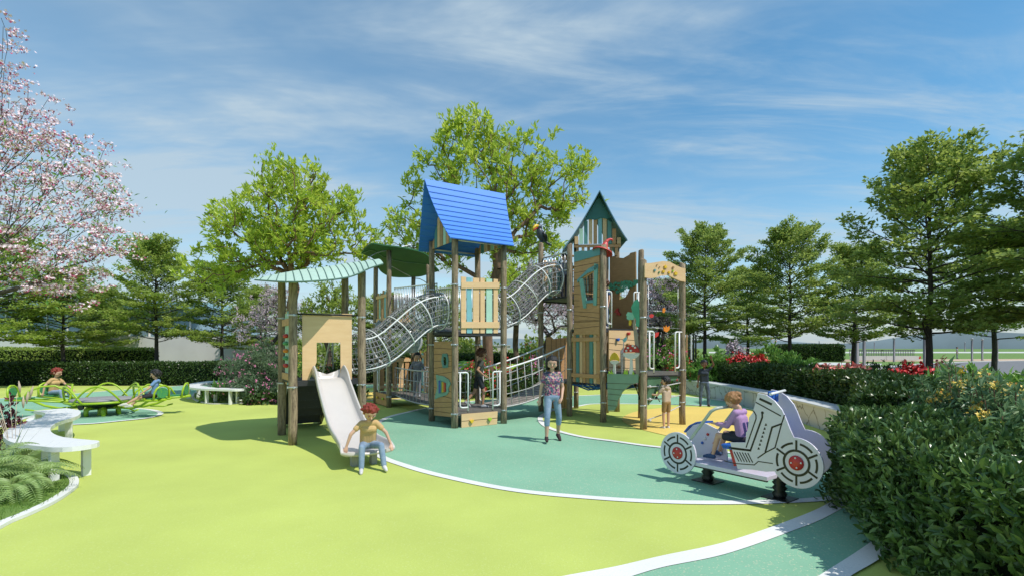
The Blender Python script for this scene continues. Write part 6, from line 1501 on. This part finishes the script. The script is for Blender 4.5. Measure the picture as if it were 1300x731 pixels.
    cl += [(shl-sx*shw*.92, shl+sx*shw*.92, .037*H, .037*H), (chest-sx*shw*.5+fwt*.008*H, chest+sx*shw*.5+fwt*.008*H, .056*H, .056*H), (shl, shl+ln*.012*H, .044*H, .034*H)]
    for s in (-1, 1):
        a, e, w_, hd_ = arms[s]
        if sleeve == 'short': cl.append((a, a.lerp(e, .50), .034*H, .034*H))
        elif sleeve == 'long': cl += [(a, e, .034*H, .028*H), (e, e.lerp(w_, .88), .028*H, .022*H)]
    if hood: cl += [(neck-fwt*.035*H-sx*.03*H, neck-fwt*.035*H+sx*.03*H, .030*H, .030*H), (neck-fwt*.045*H-ln*.02*H, neck-fwt*.045*H-ln*.035*H, .034*H, .026*H), (neck-sx*.035*H, neck-sx*.03*H+fwt*.03*H-ln*.02*H, .016*H, .012*H), (neck+sx*.035*H, neck+sx*.03*H+fwt*.03*H-ln*.02*H, .016*H, .012*H)]
    mblob('shirt', cl, shirt, t, .0075*H/1.2, 3)
    cl = [(pel-Vector((hipw*.8,0,-.0*H)), pel+Vector((hipw*.8,0,0)), .0575*H, .0575*H), (pel+ln*.02*H-Vector((hipw*.7,0,0)), pel+ln*.02*H+Vector((hipw*.7,0,0)), .052*H, .052*H)]
    for s in (-1, 1):
        hip, kn, an = J['hip', s], J['kn', s], J['an', s]
        if pantlen == 'shorts': cl.append((hip, hip.lerp(kn, .66), .053*H, .045*H))
        elif pantlen == 'capri': cl += [(hip, kn, .052*H, .036*H), (kn, kn.lerp(an, .35), .036*H, .034*H)]
        else: cl += [(hip, kn, .052*H, .037*H), (kn, kn.lerp(an, .93), .037*H, .031*H)]
    mblob('trousers' if pantlen != 'shorts' else 'shorts', cl, pants, t, .0075*H/1.2, 3)
    for s in (-1, 1):
        an, toe = J['an', s], J['toe', s]; d = (toe-an).normalized(); dn = Vector((0,0,-1)) if pelvis is None or True else d
        heel = an-d*.012*H+Vector((0,0,-.018*H)); cl = [(heel, toe+Vector((0,0,.0)), .024*H, .019*H), (an+Vector((0,0,.0)), an.lerp(toe, .4), .0235*H, .022*H), (an.lerp(toe,.5), toe+d*.012*H, .024*H, .017*H)]
        mblob('shoe', cl, shoes, t, .0065*H/1.2, 2)
    # hair
    hp = []
    r2 = random.Random(int(ht*1000)+len(label))
    n = 46
    for i in range(n):
        z = 1-1.55*(i+.5)/n; a = i*2.399; q = math.sqrt(max(0, 1-z*z)); x, f = q*math.cos(a), q*math.sin(a)
        if f > .35 and z < .52: continue
        if z < -.25 and f > -.2: continue
        if abs(x) > .6 and z < 0 and f > -.1: continue
        k = 1.0 if hairstyle == 'curly' else .91; p0 = HP(x*k*.9, -.10+f*k*.95, .20+z*k*.92); dv = (p0-HP(0,-.1,.2)).normalized(); off = hr*r2.uniform(.02,.12)*(1.6 if hairstyle == 'curly' else .5)
        hp.append((p0, p0+dv*off+Vector((r2.uniform(-1,1),r2.uniform(-1,1),r2.uniform(-1,1)))*hr*.08, hr*.26, hr*.20))
    hp.append((HP(0,-.22,.28), HP(0,-.05,.42), hr*.96, hr*.88))
    hp += [(HP(-.45,.52,.62), HP(.1,.70,.60), hr*.20, hr*.20), (HP(.1,.70,.60), HP(.5,.50,.56), hr*.20, hr*.18)]
    if hairstyle == 'bob':
        for s in (-1, 1):
            hp += [(HP(s*.78,-.1,.4), HP(s*.86,-.02,-.85), hr*.28, hr*.20), (HP(s*.70,.30,.55), HP(s*.84,.22,-.5), hr*.20, hr*.14), (HP(s*.6,-.5,.3), HP(s*.62,-.55,-.95), hr*.34, hr*.24)]
        hp += [(HP(0,-.7,.2), HP(0,-.72,-1.0), hr*.40, hr*.26)]
    if hairstyle == 'braids':
        for s in (-1, 1): hp += [(HP(s*.7,-.5,.1), HP(s*1.15,-.6,-.35), hr*.24, hr*.2), (HP(s*1.15,-.6,-.35), HP(s*1.3,-.5,-1.0), hr*.2, hr*.1)]
    if hairstyle == 'bun': hp += [(HP(0,-1.0,.35), HP(0,-1.12,.25), hr*.42, hr*.36)]
    mblob('hair', hp, hair, t, .0075*H/1.2, 1)
    for s in (-1, 1):
        e = MB().ball((0,0,0), (hr*.13,hr*.05,hr*.075), 10, 8).ball((0,-hr*.03,0), (hr*.075,hr*.035,hr*.075), 10, 8)
        eo = MB(); eo.v = [tuple(HP(s*.34,.80,.0)+hx*v[0]-hf*v[1]+hu*v[2]) for v in e.v]; eo.f = e.f; eo.sm = e.sm; h_ = len(e.f)//2
        ob = eo.build('eye', [m_white2, m_ink], t, clean=False)
        for i, p in enumerate(ob.data.polygons): p.material_index = 1 if i >= h_ else 0
        MB().tube([tuple(HP(s*.20,.93,.19)), tuple(HP(s*.36,.90,.24)), tuple(HP(s*.50,.80,.19))], hr*.035, 6).build('eyebrow', hair, t)
    MB().tube([tuple(HP(-.18,.76,-.47)), tuple(HP(0,.83,-.49)), tuple(HP(.18,.76,-.47))], hr*.045, 6).build('mouth', mat('lips', (.45,.12,.10), .5), t)
    return t
C_ = lambda n, c, **k: mat(n, c, k.pop('rough', .8), **k)
m_denim = C_('light_denim', (.16,.24,.36), col2=(.30,.38,.48), scale=9, bump=.3); m_denimd = C_('dark_denim', (.03,.05,.10), col2=(.12,.17,.26), scale=8, bump=.3)
m_tee = C_('sand_tee', (.55,.36,.16), bump=.2); m_darkt = C_('dark_tee', (.05,.055,.045), bump=.2); m_navy = C_('navy_shirt', (.018,.03,.05), bump=.2); m_hoodb = C_('blue_hoodie', (.16,.29,.52), bump=.2); m_beige = C_('beige_hoodie', (.50,.37,.27), bump=.2)
m_greyc = C_('grey_cloth', (.22,.22,.25), bump=.2); m_blackc = C_('black_cloth', (.022,.024,.032), bump=.2); m_khaki = C_('khaki_cloth', (.28,.17,.07), bump=.2); m_lil = C_('lilac_top', (.42,.25,.45), bump=.2)
m_redhair = C_('red_hair', (.22,.025,.012), rough=.55, bump=.5, bscale=120); m_blkhair = C_('black_hair', (.010,.009,.009), rough=.45, bump=.5, bscale=120); m_brhair = C_('auburn_hair', (.10,.035,.015), rough=.5, bump=.5, bscale=120); m_blond = C_('light_brown_hair', (.36,.17,.06), rough=.5, bump=.5, bscale=120)
m_shoew = C_('white_shoe', (.6,.58,.57)); m_shoed = C_('dark_shoe', (.035,.015,.018)); m_shoeb = C_('blue_shoe', (.04,.08,.18)); m_shoeg = C_('grey_shoe', (.35,.36,.38))
def floral():
    m, nt, b = newmat('floral_cloth'); N = nt.nodes; L = nt.links; tc = N.new('ShaderNodeTexCoord'); v = N.new('ShaderNodeTexVoronoi'); v.inputs['Scale'].default_value = 38; L.new(tc.outputs['Object'], v.inputs['Vector'])
    s = N.new('ShaderNodeSeparateColor'); L.new(v.outputs['Color'], s.inputs[0]); rp = N.new('ShaderNodeValToRGB'); rp.color_ramp.interpolation = 'CONSTANT'; e = rp.color_ramp.elements
    cs = [(.05,.05,.09),(.32,.07,.16),(.12,.13,.22),(.50,.22,.28),(.06,.12,.14),(.48,.40,.28)]; e[0].color = (*cs[0],1); e[1].position = 1/6; e[1].color = (*cs[1],1)
    for i in range(2, 6): x = e.new(i/6); x.color = (*cs[i],1)
    L.new(s.outputs[0], rp.inputs[0]); L.new(rp.outputs[0], b.inputs['Base Color']); b.inputs['Roughness'].default_value = .8; return m
m_floral = floral()
# boy at the foot of the slide
p = W(O1, S/2+.02, -2.30)
pb_ = person('red haired boy in sand coloured tee sitting at the foot of the slide', (p[0], p[1], 0), R(22), 1.22, m_skin, m_tee, m_denim, m_shoew, m_redhair, 'curly', lean=16,
    armL=((-.75,-.15,-.75),(-.35,.05,-1),(-.1,-.2,-1)), armR=((.7,-.15,-.75),(.35,-.25,-.95),(.1,-.5,-.8)), legL=((-.18,-1,.06),(-.05,-.22,-1)), legR=((.30,-1,.10),(.10,-.30,-.95)), head=(32,8), pelvis=.315, grp='children at play')
ch = MB()
for x, y, z, r_, c in ((0,0,0,0,0),): pass
# walking girl
X, Y = gp(701, 560)
person('girl in flowery top and cropped jeans walking over the teal ground', (X, Y, 0), R(6), 1.50, m_skin, m_floral, m_denim, m_shoed, m_blkhair, 'bob', lean=1,
    armL=((-.28,.22,-1),(-.12,.02,-1)), armR=((.30,.10,-1),(-.20,-.55,-.85),(-.5,-.4,-.75)), legL=((-.10,-.30,-1),(-.04,-.02,-1)), legR=((.16,.10,-1),(.02,.38,-1),(.1,-.9,-.35)), head=(6,-10), pantlen='capri', kid=.35, long_shirt=.03)
# running boy on the low deck
p = W(O2, .80, .42)
person('brown haired boy in dark tee and black shorts stepping across the low deck', (p[0], p[1], .345), R(112), 1.30, m_skin2, m_darkt, m_blackc, m_shoeg, m_brhair, 'curly', lean=9,
    armL=((-.25,.75,-.9),(-.1,-.75,-.65)), armR=((.25,-.15,-1),(-.05,-.75,-.6)), legL=((-.06,-.30,-1),(0,.1,-1)), legR=((.06,.22,-1),(0,.75,-.8),(0,-.8,-.6)), head=(5,10), pantlen='shorts')
# grey girl on the chain bridge
p = W(O2, S*.5, S+2.35)
person('girl with black braids and grey clothes standing on the chain bridge', (p[0], p[1], .335), R(10), 1.18, m_skin, m_greyc, m_greyc, m_shoeg, m_blkhair, 'braids', lean=2,
    armL=((-.5,.0,-.9),(.3,-.8,-.2)), armR=((.5,.0,-.9),(-.2,-.8,-.1)), head=(8,12), sleeve='long')
# hooded boy seen from behind
X, Y = gp(846, 544)
person('small boy in beige hoodie and brown shorts seen from behind', (X, Y, 0), R(205), 1.05, m_skin, m_beige, m_khaki, m_shoew, m_blkhair, 'short', lean=3,
    armL=((-.25,-.1,-1),(-.1,-.5,-.9)), armR=((.5,-.35,-.75),(.6,-.75,.15)), legR=((.04,-.06,-1),(0,.05,-1)), head=(0,40), pantlen='shorts', hood=True, kid=1.3)
# waving boy
X, Y = gp(894, 515.5)
person('boy in navy shirt and dark jeans raising one hand before the marble wall', (X, Y, 0), R(-14), 1.30, m_skind, m_navy, m_denimd, m_shoed, m_blkhair, 'short', lean=0,
    armL=((-.22,0,-1),(-.08,-.1,-1)), armR=((.55,-.1,.65),(-.35,-.25,1),(-.2,-.1,1)), legL=((-.10,0,-1),(-.02,0,-1)), legR=((.14,-.02,-1),(.02,0,-1)), head=(2,-4), kid=.7)
# girl in the car
cp = OC+DC*(su+.07)+NC*.30
person('light brown haired girl in lilac top riding in the white car', (cp[0], cp[1], 0), AC-R(90), 1.12, m_skin, m_lil, m_blackc, m_shoeb, m_blond, 'bun', lean=8,
    armL=((-.22,-.55,-.85),(.15,-1,-.08)), armR=((.22,-.45,-.9),(-.1,-1,.05)), legL=((-.10,-1,.06),(.0,-.35,-1)), legR=((.10,-1,.02),(.02,-.28,-1)), head=(42,0), sleeve='long', pantlen='shorts', pelvis=sz+.085, kid=.9)
gt = MB()
# spinner riders
def seatpos(a, r_): return (SPC[0]+math.cos(R(a))*r_, SPC[1]+math.sin(R(a))*r_)
x, y = seatpos(166, 1.62)
person('red haired boy in sand coloured tee riding the lime spinner', (x, y, 0), R(84), 1.22, m_skin, m_tee, m_denim, m_shoew, m_redhair, 'curly', lean=10,
    armL=((-.6,.25,-.7),(-.1,.1,-1)), armR=((.4,-.5,-.7),(.2,-.7,-.6)), legL=((-.1,-1,.1),(0,-.4,-1)), legR=((.2,-1,.1),(.1,-.35,-1)), head=(12,15), pelvis=.545)
x, y = seatpos(-14, 1.62)
person('black haired boy in blue hoodie riding the lime spinner', (x, y, 0), R(-68), 1.20, m_skin, m_hoodb, m_blackc, m_shoew, m_blkhair, 'curly', lean=-6,
    armL=((-.2,-.4,-.8),(-.1,-.6,-.7)), armR=((.3,-.6,-.8),(.0,-.8,-.6)), legL=((-.1,-1,-.15),(0,-.8,-.75)), legR=((.12,-1,-.1),(.05,-.9,-.55)), head=(8,0), pantlen='shorts', pelvis=.545, hood=True)
# two children up in the castle tower
p = W(O4, .35, 2.55*S)
person('dark haired child peeping over the teal board of the pointed roof tower', (p[0], p[1], 2.955), R(15), 1.10, m_skin, m_greyc, m_blackc, m_shoed, m_blkhair, 'short', armL=((-.5,-.3,-.9),(-.1,-1,-.3)), armR=((.5,-.3,-.9),(.1,-1,-.3)), head=(10,5))
p = W(O4, .42, S+.38)
person('child in dark blue clothes mostly hidden behind the post with the hat', (p[0], p[1], 2.125), R(-60), 1.12, m_skin, m_shoeb, m_denimd, m_shoew, m_brhair, 'short', head=(5,0))
# far walker on the lawn
X, Y = gp(1215, 455); X, Y = (1215-650)/FOC*74, 74
person('distant grey clothed walker on the far lawn beyond the road', (X, Y, -.02), R(30), 1.72, m_skin2, m_greyc, m_greyc, m_shoed, m_blkhair, 'short', kid=0, grp='people')
